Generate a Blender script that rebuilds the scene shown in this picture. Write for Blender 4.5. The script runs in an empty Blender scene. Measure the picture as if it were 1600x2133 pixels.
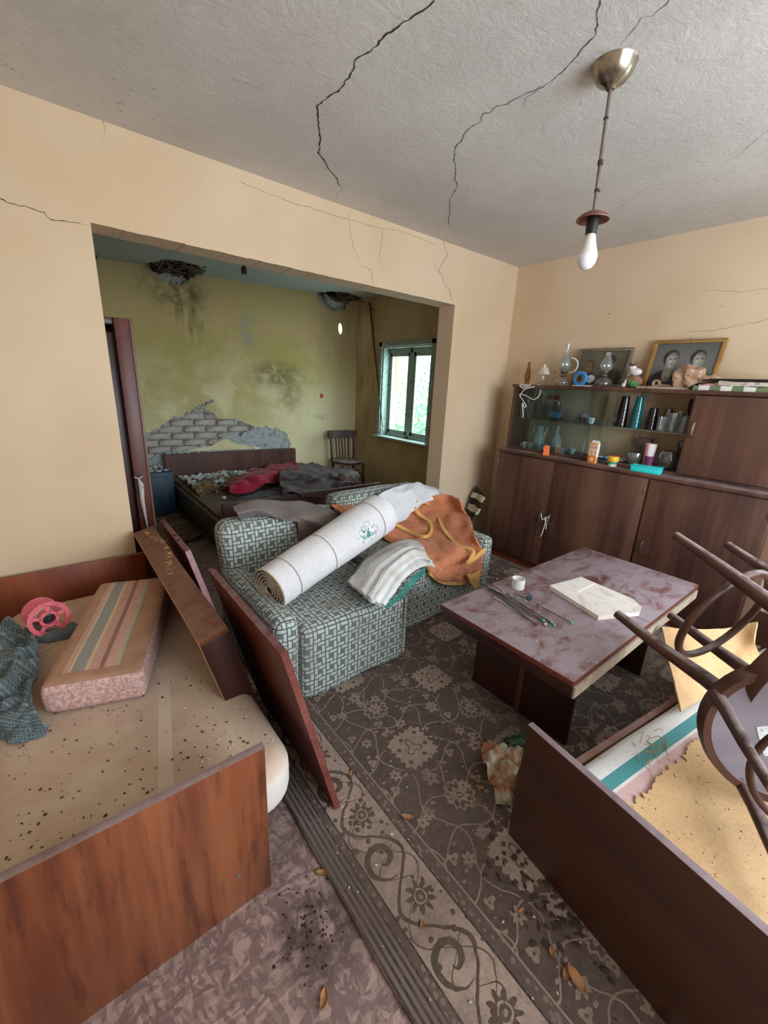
import bpy, bmesh, math, random
import numpy as np
from mathutils import Vector, Matrix, noise
SC = bpy.context.scene
COL = SC.collection
PI = math.pi

# ------------------------------------------------ camera, world, lights, exposure
def make_camera():
    cd = bpy.data.cameras.new('camera'); cam = bpy.data.objects.new('camera', cd); COL.objects.link(cam)
    yaw, p, r, f = 0.6835, 0.2975, 0.048, 866.7555
    F = Vector((math.sin(yaw)*math.cos(p), math.cos(yaw)*math.cos(p), -math.sin(p)))
    R0 = Vector((math.cos(yaw), -math.sin(yaw), 0)); U0 = R0.cross(F)
    R = math.cos(r)*R0 + math.sin(r)*U0; U = -math.sin(r)*R0 + math.cos(r)*U0
    m = Matrix((R, U, -F)).transposed().to_4x4(); m.translation = (-3.4418, -2.5234, 1.4539)
    cam.matrix_world = m
    cd.sensor_fit = 'VERTICAL'; cd.sensor_height = 24.0; cd.lens = f/2133*24.0
    cd.clip_start = 0.02; cd.clip_end = 200
    SC.camera = cam
make_camera()
SC.view_settings.view_transform = 'Standard'
try: SC.view_settings.look = 'None'
except Exception: pass
SC.view_settings.gamma = 1.0
SC.view_settings.use_curve_mapping = False
SC.view_settings.exposure = -0.04

w = bpy.data.worlds.new('sky'); SC.world = w; w.use_nodes = True
bg = w.node_tree.nodes['Background']; bg.inputs[0].default_value = (0.80, 0.92, 1.0, 1); bg.inputs[1].default_value = 4.5

def area(name, loc, target, sx, sy, power, color):
    l = bpy.data.lights.new(name, 'AREA'); l.shape = 'RECTANGLE'; l.size = sx; l.size_y = sy
    l.energy = power; l.color = color
    o = bpy.data.objects.new(name, l); COL.objects.link(o); o.location = loc
    o.rotation_euler = (Vector(target)-Vector(loc)).to_track_quat('-Z', 'Y').to_euler()
    return o
# daylight lamps at the far window and two assumed windows, plus one added ceiling fill
area('daylight_assumed_front_window', (-1.95, -4.12, 1.6), (-1.95, 0, 1.45), 2.1, 1.3, 74, (0.80, 0.90, 1.0))
area('ceiling_fill_front_window', (-1.95, -4.10, 1.5), (-1.95, -2.2, 2.9), 2.1, 1.1, 26, (0.88, 0.94, 1.0))  # upward lamp added to brighten the ceiling
area('daylight_assumed_side_window', (0.16, -3.25, 1.5), (-3, -3.0, 1.3), 0.85, 1.2, 30, (0.78, 0.90, 1.0))
area('daylight_far_window', (0.22, 1.4, 1.38), (-3, 1.4, 1.0), 0.95, 1.05, 29, (0.84, 0.95, 1.0))

import json
D = json.loads(r"""{"ceil_cracks":[[0.0065,[[-2.418,-1.38,2.486],[-2.419,-1.333,2.486],[-2.426,-1.309,2.486],[-2.434,-1.244,2.486],[-2.444,-1.186,2.486],[-2.437,-1.114,2.486],[-2.445,-1.086,2.486],[-2.454,-1.049,2.486],[-2.436,-1.012,2.486],[-2.42,-0.958,2.486],[-2.423,-0.944,2.486],[-2.412,-0.896,2.486],[-2.414,-0.859,2.486],[-2.422,-0.822,2.486],[-2.427,-0.739,2.486],[-2.384,-0.675,2.486],[-2.354,-0.626,2.486],[-2.296,-0.542,2.486],[-2.24,-0.428,2.486],[-2.185,-0.389,2.486],[-2.127,-0.333,2.486],[-2.072,-0.295,2.486],[-2.027,-0.265,2.486],[-2.007,-0.23,2.486],[-1.955,-0.201,2.486]]],[0.0035,[[-2.083,-1.685,2.486],[-2.045,-1.657,2.486],[-2.02,-1.647,2.486],[-1.973,-1.619,2.486],[-1.962,-1.587,2.486],[-1.951,-1.563,2.486],[-1.927,-1.521,2.486],[-1.921,-1.506,2.486],[-1.893,-1.43,2.486],[-1.89,-1.4,2.486],[-1.893,-1.374,2.486],[-1.902,-1.341,2.486],[-1.904,-1.292,2.486],[-1.901,-1.253,2.486],[-1.921,-1.218,2.486],[-1.906,-1.172,2.486],[-1.92,-1.155,2.486],[-1.884,-1.107,2.486],[-1.888,-1.072,2.486],[-1.87,-1.013,2.486],[-1.841,-0.971,2.486],[-1.822,-0.92,2.486],[-1.752,-0.845,2.486],[-1.68,-0.789,2.486],[-1.609,-0.72,2.486],[-1.528,-0.664,2.486],[-1.438,-0.524,2.486],[-1.312,-0.407,2.486],[-1.205,-0.294,2.486],[-1.141,-0.238,2.486]]],[0.0022,[[-1.947,-1.809,2.486],[-1.936,-1.782,2.486],[-1.925,-1.762,2.486],[-1.946,-1.742,2.486],[-1.922,-1.714,2.486],[-1.908,-1.691,2.486],[-1.893,-1.668,2.486],[-1.886,-1.649,2.486]]],[0.0018,[[-1.902,-1.389,2.486],[-1.883,-1.348,2.486],[-1.879,-1.315,2.486],[-1.829,-1.266,2.486]]],[0.0015,[[-1.033,-1.855,2.486],[-0.97,-1.799,2.486],[-0.903,-1.745,2.486],[-0.858,-1.692,2.486],[-0.826,-1.664,2.486]]],[0.0015,[[-0.843,-1.448,2.486],[-0.814,-1.328,2.486],[-0.737,-1.213,2.486],[-0.63,-1.084,2.486]]],[0.0015,[[-0.437,-0.753,2.486],[-0.361,-0.587,2.486],[-0.232,-0.395,2.486]]],[0.0015,[[-1.95,-0.198,2.486],[-1.947,-0.124,2.486],[-1.905,-0.047,2.486]]],[0.0015,[[-2.739,-0.666,2.486],[-2.689,-0.672,2.486],[-2.629,-0.683,2.486],[-2.597,-0.675,2.486]]]],
"w1_cracks":[[0.003,[[-0.885,0.0,2.591],[-0.955,0.0,2.499],[-0.929,0.0,2.448],[-0.892,0.0,2.408],[-0.936,0.0,2.343],[-0.975,0.0,2.281],[-0.936,0.0,2.262],[-0.903,0.0,2.206],[-0.836,0.0,2.18],[-0.818,0.0,2.132],[-0.787,0.0,2.068]]],[0.0035,[[-3.455,0.0,2.096],[-3.435,0.0,2.088],[-3.413,0.0,2.089],[-3.391,0.0,2.086],[-3.367,0.0,2.088],[-3.337,0.0,2.082],[-3.318,0.0,2.083],[-3.3,0.0,2.061],[-3.284,0.0,2.06],[-3.259,0.0,2.066],[-3.225,0.0,2.067],[-3.199,0.0,2.071],[-3.16,0.0,2.071]]],[0.0018,[[-2.463,0.0,2.432],[-2.346,0.0,2.421],[-2.221,0.0,2.416],[-2.147,0.0,2.409],[-2.071,0.0,2.419],[-1.991,0.0,2.415],[-1.875,0.0,2.419],[-1.733,0.0,2.427],[-1.64,0.0,2.428],[-1.502,0.0,2.435],[-1.379,0.0,2.455],[-1.201,0.0,2.454],[-0.984,0.0,2.44]]],[0.002,[[-1.513,0.0,2.411],[-1.524,0.0,2.311],[-1.531,0.0,2.216]]],[0.0022,[[-1.68,0.0,2.188],[-1.598,0.0,2.178],[-1.587,0.0,2.128],[-1.572,0.0,2.058]]],[0.0016,[[-1.788,0.0,2.465],[-1.767,0.0,2.341],[-1.736,0.0,2.268],[-1.688,0.0,2.195]]],[0.0016,[[-3.062,0.0,2.488],[-3.055,0.0,2.456],[-3.077,0.0,2.398]]],[0.002,[[-1.021,0.0,2.336],[-0.999,0.0,2.277],[-0.977,0.0,2.258]]]],
"w2_cracks":[[0.002,[[-0.0,-1.811,1.929],[0.0,-1.76,1.912],[0.0,-1.692,1.909],[0.0,-1.613,1.887],[0.0,-1.513,1.879],[0.0,-1.432,1.883],[0.0,-1.351,1.867]]],[0.0014,[[0.0,-1.77,2.098],[0.0,-1.636,2.094],[-0.0,-1.509,2.12],[0.0,-1.405,2.122]]],[0.0025,[[0.0,-1.078,2.162],[0.0,-1.106,2.177],[0.0,-1.123,2.171]]],[0.0025,[[0.0,-1.561,2.032],[0.0,-1.578,2.014],[0.0,-1.588,2.013]]]],
"far_cracks":[[0.012,[[-2.5558,2.7411,1.8623],[-2.4592,2.7305,1.8719],[-2.3926,2.7232,1.8738],[-2.3255,2.7158,1.871],[-2.2258,2.7048,1.8568],[-2.1649,2.6981,1.8577],[-2.118,2.693,1.8524],[-2.045,2.6849,1.8642],[-1.9571,2.6753,1.8625],[-1.8963,2.6686,1.8782]]],[0.006,[[-1.8963,2.6686,1.8782],[-1.7952,2.6575,1.8776],[-1.7707,2.6548,1.8596],[-1.6397,2.6404,1.8664],[-1.4502,2.6195,1.873],[-1.2817,2.601,1.872]]],[0.006,[[-1.2047,2.5925,1.6051],[-1.3061,2.6037,1.5548],[-1.442,2.6186,1.4649],[-1.5132,2.6264,1.3956],[-1.5864,2.6345,1.3817],[-1.6492,2.6414,1.341],[-1.686,2.6455,1.274],[-1.7417,2.6516,1.2505],[-1.802,2.6582,1.2326],[-1.8563,2.6642,1.2149]]],[0.009,[[-1.8721,2.6659,1.2146],[-1.8804,2.6668,1.1709],[-1.9761,2.6774,1.1475],[-2.0155,2.6817,1.1037],[-2.0395,2.6843,1.0602]]]],
"brick_poly":[[-2.5618,2.7418,0.8016],[-2.4731,2.732,0.8422],[-2.3929,2.7232,0.9315],[-2.3146,2.7146,0.9948],[-2.2164,2.7038,0.9948],[-2.1529,2.6968,1.0379],[-2.0842,2.6893,1.076],[-1.9554,2.6751,1.0772],[-1.8814,2.6669,1.006],[-1.775,2.6552,0.9837],[-1.6398,2.6404,0.9263],[-1.469,2.6216,0.9017],[-1.4123,2.6154,0.8538],[-1.5027,2.6253,0.808],[-1.591,2.635,0.7803],[-1.7044,2.6475,0.7828],[-1.8178,2.66,0.7451],[-1.9046,2.6695,0.6728],[-2.0136,2.6815,0.648],[-2.1464,2.6961,0.6247],[-2.2488,2.7074,0.6232],[-2.4228,2.7265,0.6193],[-2.4988,2.7349,0.5843],[-2.6514,2.7517,0.4832],[-2.7226,2.7595,0.6743]],
"render_poly":[[-2.6629,2.7529,0.8038],[-2.5451,2.74,0.8277],[-2.3929,2.7232,0.9315],[-2.3146,2.7146,0.9948],[-2.2155,2.7037,1.0056],[-2.1529,2.6968,1.0379],[-2.0842,2.6893,1.076],[-2.0297,2.6833,1.1198],[-1.9916,2.6791,1.1473],[-1.8721,2.6659,1.2146],[-1.8759,2.6663,1.1601],[-1.9614,2.6757,1.137],[-1.9854,2.6784,1.0932],[-1.904,2.6694,1.0612],[-1.8447,2.6629,0.9949],[-1.6385,2.6402,0.9492],[-1.4113,2.6152,0.8775],[-1.2307,2.5954,0.8694],[-1.0765,2.5784,0.8123],[-0.9814,2.568,0.767],[-0.9515,2.5647,0.6403],[-0.9892,2.5688,0.4178],[-1.2418,2.5966,0.5573],[-1.5974,2.6357,0.6623],[-1.7637,2.654,0.7262],[-1.9315,2.6725,0.6737],[-2.0422,2.6846,0.6205],[-2.4021,2.7242,0.5799],[-2.4856,2.7334,0.4734],[-2.5448,2.7399,0.3658],[-2.8008,2.7681,0.3841],[-2.7838,2.7662,0.7288]],
"hole1":[[-2.491,2.274,2.486],[-2.434,2.081,2.486],[-2.162,2.202,2.486],[-2.121,2.331,2.486],[-2.139,2.567,2.486],[-2.078,2.727,2.486],[-1.917,2.786,2.486],[-1.908,3.01,2.486],[-2.083,3.119,2.486],[-2.392,2.862,2.486]],
"hole1w":[[-2.411,2.7252,2.4957],[-2.1767,2.6994,2.491],[-2.0655,2.6872,2.4641],[-2.0255,2.6828,2.3883],[-2.1821,2.7,2.4322],[-2.3145,2.7146,2.4333]],
"hole2":[[-0.702,2.276,2.44],[-0.802,1.995,2.44],[-0.755,1.787,2.44],[-0.567,1.935,2.44],[-0.436,1.933,2.44],[-0.288,2.098,2.44],[-0.224,2.406,2.44]],
"spots":[[-0.2527,2.4878,2.0968],[-0.219,2.4841,2.1525],[-0.2024,2.4823,2.3778]],
"blanket":[[[-2.1335,-0.3956,0.7234],[-1.7849,-0.2732,0.6422],[-1.3773,-0.2713,0.6099],[-1.1,-0.377,0.656],[-1.1,-0.54,0.657]],[[-2.1579,-0.4904,0.7211],[-1.706,-0.2875,0.5272],[-1.3307,-0.2848,0.5028],[-1.1,-0.456,0.552],[-1.1,-0.649,0.544]],[[-1.7196,-0.3678,0.4347],[-1.605,-0.4944,0.4349],[-1.4002,-0.5237,0.4336],[-1.287,-0.6948,0.4732],[-1.2898,-0.867,0.5001]],[[-1.7578,-0.7188,0.4231],[-1.7058,-0.7974,0.4233],[-1.5576,-0.8434,0.4227],[-1.403,-0.8913,0.422],[-1.2744,-0.9331,0.4083]],[[-1.78,-0.8979,0.4143],[-1.7177,-0.9217,0.376],[-1.5845,-0.9208,0.3416],[-1.4212,-0.9199,0.3271],[-1.2508,-0.9191,0.3451]],[[-1.7685,-0.922,0.3892],[-1.6809,-0.9212,0.3142],[-1.5506,-0.9204,0.2582],[-1.4061,-0.9196,0.2323],[-1.2607,-0.919,0.258]]],
"blanket_tail":[[[-1.442,-0.95,0.3],[-1.377,-0.95,0.283],[-1.306,-0.95,0.3]],[[-1.434,-0.96,0.267],[-1.367,-0.96,0.239],[-1.32,-0.96,0.254]],[[-1.38,-0.97,0.186],[-1.349,-0.97,0.178],[-1.33,-0.97,0.183]]],
"ribbons":[[[-1.323,-0.2989,0.6055],[-1.225,-0.3,0.577],[-1.11,-0.3,0.496],[-1.2918,-0.5487,0.4732],[-1.3447,-0.6841,0.4377],[-1.3934,-0.8178,0.4357],[-1.3782,-0.9178,0.4327],[-1.4332,-0.9456,0.3944],[-1.4582,-0.9458,0.3735],[-1.3966,-0.9507,0.3945],[-1.2969,-0.9477,0.4323]],[[-1.6007,-0.3513,0.4986],[-1.5203,-0.422,0.4467],[-1.5072,-0.5852,0.4449],[-1.3834,-0.5307,0.44],[-1.2898,-0.4217,0.4654],[-1.3011,-0.3185,0.4996],[-1.3513,-0.3127,0.5597]]],
"towel":[[[-1.7879,-0.2886,0.6466],[-1.6299,-0.2877,0.7235],[-1.3351,-0.2122,0.7313],[-1.115,-0.2,0.701],[-1.1,-0.359,0.675]],[[-1.7716,-0.3034,0.5921],[-1.615,-0.3021,0.6503],[-1.4343,-0.3004,0.6989],[-1.206,-0.27,0.676],[-1.1,-0.342,0.64]],[[-1.7201,-0.3323,0.5566],[-1.5883,-0.3303,0.5708],[-1.4504,-0.3283,0.5972],[-1.3195,-0.3263,0.6156],[-1.164,-0.34,0.617]],[[-1.6642,-0.3456,0.526],[-1.5719,-0.3436,0.4988],[-1.4872,-0.342,0.495],[-1.4097,-0.341,0.5459],[-1.3155,-0.3397,0.5995]]],
"striped":[[[-1.588,-0.585,0.44],[-1.677,-0.552,0.44],[-1.868,-0.585,0.44],[-2.059,-0.664,0.44],[-2.198,-0.773,0.44],[-2.311,-0.856,0.44]],[[-1.719,-0.804,0.5],[-1.781,-0.737,0.5],[-1.966,-0.784,0.5],[-2.146,-0.871,0.5],[-2.273,-0.978,0.5],[-2.382,-1.061,0.5]],[[-1.825,-0.946,0.52],[-1.873,-0.89,0.52],[-2.018,-0.944,0.52],[-2.175,-1.024,0.52],[-2.289,-1.109,0.52],[-2.408,-1.198,0.52]],[[-1.822,-1.015,0.47],[-1.86,-0.975,0.47],[-1.971,-0.995,0.47],[-2.098,-1.053,0.47],[-2.216,-1.132,0.47],[-2.334,-1.204,0.47]]],
"lace":[[[-1.772,-0.884,0.47],[-1.903,-1.001,0.47],[-2.007,-1.043,0.47],[-2.119,-1.104,0.47],[-2.21,-1.154,0.47],[-2.338,-1.201,0.47]],[[-1.723,-0.849,0.43],[-1.863,-0.979,0.43],[-1.964,-1.031,0.43],[-2.083,-1.086,0.43],[-2.188,-1.139,0.43],[-2.3,-1.175,0.43]]],
"felt":[[[-2.645,-0.28,0.778],[-2.546,-0.28,0.788],[-2.398,-0.28,0.762],[-2.237,-0.28,0.728],[-2.1766,-0.4663,0.7175],[-1.8377,-0.2655,0.55]],[[-2.723,-0.36,0.788],[-2.606,-0.36,0.793],[-2.466,-0.36,0.759],[-2.3519,-0.4342,0.7297],[-2.2243,-0.4908,0.6776],[-1.8731,-0.2887,0.5205]],[[-2.743,-0.47,0.783],[-2.646,-0.47,0.787],[-2.4781,-0.4164,0.7328],[-2.3719,-0.5004,0.7047],[-2.2121,-0.4984,0.6295],[-1.8973,-0.2964,0.485]],[[-2.705,-0.3993,0.7258],[-2.6002,-0.3708,0.7255],[-2.4997,-0.4802,0.7202],[-2.3456,-0.4792,0.6593],[-2.1825,-0.478,0.5872],[-1.9033,-0.2771,0.4519]]],
"felt2":[[[-2.4104,-0.4754,0.6868],[-2.3119,-0.4749,0.6581],[-2.1631,-0.474,0.6011],[-1.9013,-0.2733,0.4716]],[[-2.3994,-0.4751,0.615],[-2.3057,-0.4746,0.591],[-2.1625,-0.4739,0.5572],[-1.9325,-0.2734,0.4457]],[[-2.3699,-0.4746,0.4951],[-2.2962,-0.4743,0.5097],[-2.1792,-0.4738,0.5164],[-1.9715,-0.2735,0.4287]]],
"plaid":[[[-3.83,-0.182,0.37],[-3.749,-0.237,0.37],[-3.667,-0.316,0.37],[-3.618,-0.407,0.37]],[[-3.797,-0.463,0.42],[-3.724,-0.532,0.42],[-3.653,-0.582,0.42],[-3.598,-0.639,0.42]],[[-3.779,-0.667,0.43],[-3.713,-0.713,0.43],[-3.647,-0.765,0.43],[-3.599,-0.839,0.43]],[[-3.771,-0.777,0.42],[-3.709,-0.821,0.42],[-3.659,-0.862,0.42],[-3.616,-0.929,0.42]],[[-3.75,-0.899,0.42],[-3.69,-0.954,0.42],[-3.643,-1.001,0.42],[-3.606,-1.022,0.42]],[[-3.738,-0.955,0.4],[-3.685,-1.016,0.4],[-3.634,-1.065,0.4],[-3.582,-1.095,0.4]],[[-3.719,-1.001,0.37],[-3.688,-1.056,0.37],[-3.638,-1.092,0.37],[-3.581,-1.089,0.37]]],
"plaid2":[[[-3.633,-0.38,0.375],[-3.569,-0.415,0.375],[-3.493,-0.411,0.375],[-3.463,-0.441,0.375]],[[-3.625,-0.474,0.4],[-3.563,-0.508,0.4],[-3.502,-0.507,0.4],[-3.473,-0.518,0.4]],[[-3.624,-0.483,0.375],[-3.567,-0.527,0.375],[-3.511,-0.541,0.375],[-3.49,-0.521,0.375]]],
"flap":[[[-1.405,-2.044,0.47],[-1.343,-2.119,0.47],[-1.222,-2.211,0.48],[-1.142,-2.266,0.5],[-1.121,-2.31,0.53]],[[-1.491,-2.102,0.425],[-1.434,-2.174,0.425],[-1.293,-2.248,0.43],[-1.216,-2.293,0.45],[-1.209,-2.33,0.48]],[[-1.613,-2.173,0.38],[-1.515,-2.224,0.38],[-1.333,-2.277,0.38],[-1.268,-2.316,0.4],[-1.202,-2.355,0.42]],[[-1.757,-2.252,0.345],[-1.619,-2.277,0.345],[-1.441,-2.311,0.345],[-1.295,-2.343,0.345],[-1.138,-2.377,0.345]]],
"needles":[[[-1.84,-1.308,0.512],[-1.88,-1.735,0.508]],[[-1.839,-1.353,0.512],[-1.865,-1.763,0.508]],[[-1.805,-1.357,0.512],[-1.878,-1.786,0.508]],[[-1.781,-1.513,0.512],[-1.794,-1.816,0.508]],[[-1.863,-1.418,0.512],[-1.939,-1.74,0.508]],[[-1.841,-1.371,0.512],[-1.901,-1.757,0.508]]],
"striprolls":[[[-1.884,-1.478,0.506],[-1.918,-1.696,0.506]],[[-1.848,-1.485,0.506],[-1.887,-1.693,0.506]]],
"slab":[[-1.545,-1.575,0.5],[-1.322,-1.623,0.5],[-1.396,-1.947,0.5],[-1.457,-1.962,0.5],[-1.66,-1.868,0.5]],
"plasticbag":[[[-2.226,-1.739,0.02],[-2.161,-1.763,0.02],[-2.098,-1.802,0.02],[-2.022,-1.81,0.02]],[[-2.326,-1.829,0.09],[-2.268,-1.845,0.09],[-2.217,-1.869,0.09],[-2.186,-1.904,0.09]],[[-2.357,-1.87,0.09],[-2.316,-1.893,0.09],[-2.289,-1.92,0.09],[-2.278,-1.94,0.09]],[[-2.355,-1.89,0.05],[-2.339,-1.92,0.05],[-2.322,-1.942,0.05],[-2.313,-1.956,0.05]],[[-2.338,-1.921,0.01],[-2.343,-1.947,0.01],[-2.349,-1.965,0.01],[-2.35,-1.972,0.01]]],
"greenbag":[[[-2.102,-1.769,0.02],[-2.032,-1.781,0.02],[-1.97,-1.8,0.02]],[[-2.14,-1.819,0.06],[-2.092,-1.839,0.06],[-2.048,-1.856,0.06]],[[-2.09,-1.844,0.02],[-2.075,-1.864,0.02],[-2.065,-1.885,0.02]]],
"leaves":[[-3.117,-1.983,0.012],[-2.722,-1.521,0.012],[-2.982,-1.739,0.012],[-2.364,-1.852,0.012],[-2.661,-1.773,0.012],[-2.589,-2.28,0.012],[-2.596,-2.325,0.012],[-2.027,-1.41,0.012],[-2.841,-1.531,0.012],[-2.575,-2.174,0.012],[-2.589,-2.347,0.012],[-2.827,-2.026,0.012]],
"farred":[[[-2.112,1.652,0.36],[-1.759,2.24,0.36],[-1.204,2.7,0.36],[-0.885,2.786,0.36],[-0.833,2.531,0.36]],[[-2.181,1.347,0.46],[-1.929,1.558,0.46],[-1.575,1.777,0.46],[-1.293,1.942,0.46],[-1.247,1.765,0.46]],[[-2.177,1.342,0.4],[-1.983,1.363,0.4],[-1.709,1.539,0.4],[-1.481,1.677,0.4],[-1.346,1.775,0.4]]],
"farblack":[[[-1.063,2.562,0.36],[-0.695,2.583,0.36],[-0.571,2.154,0.36],[-0.457,1.759,0.36],[-0.485,1.613,0.36]],[[-1.522,1.646,0.48],[-1.267,1.523,0.48],[-1.029,1.407,0.48],[-0.953,1.23,0.48],[-0.931,1.059,0.48]],[[-1.691,1.317,0.46],[-1.446,1.191,0.46],[-1.206,1.117,0.46],[-1.153,0.97,0.46],[-1.134,0.866,0.46]],[[-1.912,0.76,0.515],[-1.679,0.76,0.441],[-1.476,0.76,0.391],[-1.424,0.76,0.408],[-1.371,0.76,0.448]]],
"farblue":[[[-2.185,1.265,0.34],[-1.902,1.452,0.34],[-1.584,1.581,0.34],[-1.446,1.634,0.34]],[[-2.263,0.968,0.42],[-1.988,1.114,0.42],[-1.774,1.163,0.42],[-1.669,1.15,0.42]],[[-2.274,0.82,0.442],[-2.107,0.82,0.461],[-1.931,0.82,0.468],[-1.815,0.82,0.467]]],
"fargrey":[[[-0.721,1.886,0.36],[-0.519,1.887,0.36],[-0.429,1.745,0.36]],[[-1.143,1.221,0.5],[-1.031,1.113,0.5],[-0.901,1.049,0.5]],[[-1.069,1.24,0.42],[-1.04,1.05,0.42],[-0.924,1.039,0.42]]],
"farbrown":[[[-2.292,2.327,0.34],[-1.929,2.577,0.34],[-1.472,2.686,0.34],[-1.255,2.584,0.34]],[[-2.395,1.824,0.38],[-2.074,2.022,0.38],[-1.787,2.011,0.38],[-1.714,2.058,0.38]],[[-2.379,1.565,0.34],[-2.208,1.682,0.34],[-2.054,1.711,0.34],[-1.956,1.705,0.34]]],
"cable":[[-0.32,-0.403,1.408],[-0.33,-0.447,1.463],[-0.32,-0.516,1.488],[-0.25,-0.534,1.506],[-0.33,-0.593,1.432],[-0.34,-0.554,1.393],[-0.33,-0.468,1.419],[-0.33,-0.412,1.424],[-0.33,-0.452,1.376],[-0.33,-0.485,1.339],[-0.33,-0.469,1.327],[-0.33,-0.446,1.356],[-0.33,-0.469,1.273],[-0.33,-0.47,1.241]]}""")
# ------------------------------------------------ node expression helpers
def lin(c):
    out = []
    for v in c:
        v = v/255.0
        out.append(v/12.92 if v <= 0.04045 else ((v+0.055)/1.055)**2.4)
    return tuple(out)+(1.0,)
class V:
    def __init__(s, nt, sock): s.nt = nt; s.s = sock
    def _m(s, op, b=None, c=None):
        n = s.nt.nodes.new('ShaderNodeMath'); n.operation = op
        for i, x in enumerate((s, b, c)):
            if x is None: continue
            if isinstance(x, V): s.nt.links.new(x.s, n.inputs[i])
            else: n.inputs[i].default_value = float(x)
        return V(s.nt, n.outputs[0])
    def __add__(s, b): return s._m('ADD', b)
    __radd__ = __add__
    def __sub__(s, b): return s._m('SUBTRACT', b)
    def __rsub__(s, b): return (s*-1)+b
    def __mul__(s, b): return s._m('MULTIPLY', b)
    __rmul__ = __mul__
    def __truediv__(s, b): return s._m('DIVIDE', b)
    def lt(s, b): return s._m('LESS_THAN', b)
    def gt(s, b): return s._m('GREATER_THAN', b)
    def mn(s, b): return s._m('MINIMUM', b)
    def mx(s, b): return s._m('MAXIMUM', b)
    def sin(s): return s._m('SINE')
    def cos(s): return s._m('COSINE')
    def abs(s): return s._m('ABSOLUTE')
    def mod(s, b): return s._m('FLOORED_MODULO', b)
    def floor(s): return s._m('FLOOR')
    def sqrt(s): return s._m('SQRT')
    def pw(s, b): return s._m('POWER', b)
    def atan2(s, b): return s._m('ARCTAN2', b)
    def smooth(s, a, b):
        n = s.nt.nodes.new('ShaderNodeMapRange'); n.interpolation_type = 'SMOOTHSTEP'
        s.nt.links.new(s.s, n.inputs[0]); n.inputs[1].default_value = a; n.inputs[2].default_value = b
        return V(s.nt, n.outputs[0])
class NT:
    def __init__(s, nt): s.nt = nt
    def link(s, x, sock):
        if isinstance(x, V): s.nt.links.new(x.s, sock)
        elif isinstance(x, (tuple, list)) and len(x) == 3: sock.default_value = lin(x) if sock.type == 'RGBA' else x
        else: sock.default_value = x
    def obj(s):
        n = s.nt.nodes.new('ShaderNodeTexCoord'); return V(s.nt, n.outputs['Object'])
    def nrm(s):
        n = s.nt.nodes.new('ShaderNodeTexCoord'); return V(s.nt, n.outputs['Normal'])
    def wn(s):
        n = s.nt.nodes.new('ShaderNodeNewGeometry'); return V(s.nt, n.outputs['Normal'])
    def uv(s):
        n = s.nt.nodes.new('ShaderNodeTexCoord'); return V(s.nt, n.outputs['UV'])
    def sep(s, v):
        n = s.nt.nodes.new('ShaderNodeSeparateXYZ'); s.nt.links.new(v.s, n.inputs[0])
        return [V(s.nt, n.outputs[i]) for i in range(3)]
    def comb(s, x, y, z=0.0):
        n = s.nt.nodes.new('ShaderNodeCombineXYZ')
        for i, q in enumerate((x, y, z)): s.link(q, n.inputs[i])
        return V(s.nt, n.outputs[0])
    def scale(s, v, sc):
        n = s.nt.nodes.new('ShaderNodeVectorMath'); n.operation = 'MULTIPLY'
        s.nt.links.new(v.s, n.inputs[0]); n.inputs[1].default_value = sc
        return V(s.nt, n.outputs[0])
    def noise(s, v, scale=5, detail=3, rough=.55, dist=0):
        n = s.nt.nodes.new('ShaderNodeTexNoise'); s.nt.links.new(v.s, n.inputs['Vector'])
        n.inputs['Scale'].default_value = scale; n.inputs['Detail'].default_value = detail
        n.inputs['Roughness'].default_value = rough; n.inputs['Distortion'].default_value = dist
        return V(s.nt, n.outputs[0])
    def vor(s, v, scale=5, feature='F1', out=0, rnd=1.0):
        n = s.nt.nodes.new('ShaderNodeTexVoronoi'); n.feature = feature
        s.nt.links.new(v.s, n.inputs['Vector']); n.inputs['Scale'].default_value = scale
        n.inputs['Randomness'].default_value = rnd
        return V(s.nt, n.outputs[out])
    def mix(s, f, a, b):
        n = s.nt.nodes.new('ShaderNodeMix'); n.data_type = 'RGBA'
        s.link(f, n.inputs[0]); s.link(a, n.inputs[6]); s.link(b, n.inputs[7])
        return V(s.nt, n.outputs[2])
    def mul(s, a, f):
        n = s.nt.nodes.new('ShaderNodeVectorMath'); n.operation = 'SCALE'
        s.nt.links.new(a.s, n.inputs[0]); s.link(f, n.inputs['Scale'])
        return V(s.nt, n.outputs[0])
    def ell(s, x, y, cx, cy, rx, ry, soft=.15):
        a = (x-cx)/rx; b = (y-cy)/ry
        return (a*a+b*b).sqrt().smooth(1+soft, 1-soft)
MATS = {}
def mat(name, fn):
    if name in MATS: return MATS[name]
    m = bpy.data.materials.new(name); m.use_nodes = True; nt = m.node_tree
    b = nt.nodes['Principled BSDF']; N = NT(nt); d = fn(N)
    for k, key in (('color', 'Base Color'), ('rough', 'Roughness'), ('metal', 'Metallic'), ('alpha', 'Alpha'),
                   ('trans', 'Transmission Weight'), ('ior', 'IOR'), ('spec', 'Specular IOR Level'), ('sheen', 'Sheen Weight'),
                   ('coat', 'Coat Weight'), ('sss', 'Subsurface Weight'), ('emis', 'Emission Color'), ('emstr', 'Emission Strength')):
        if k in d: N.link(d[k], b.inputs[key])
    if 'bump' in d:
        n = nt.nodes.new('ShaderNodeBump'); n.inputs['Strength'].default_value = d.get('bs', .4)
        n.inputs['Distance'].default_value = d.get('bd', .004)
        nt.links.new(d['bump'].s, n.inputs['Height']); nt.links.new(n.outputs[0], b.inputs['Normal'])
    MATS[name] = m
    return m
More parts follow.
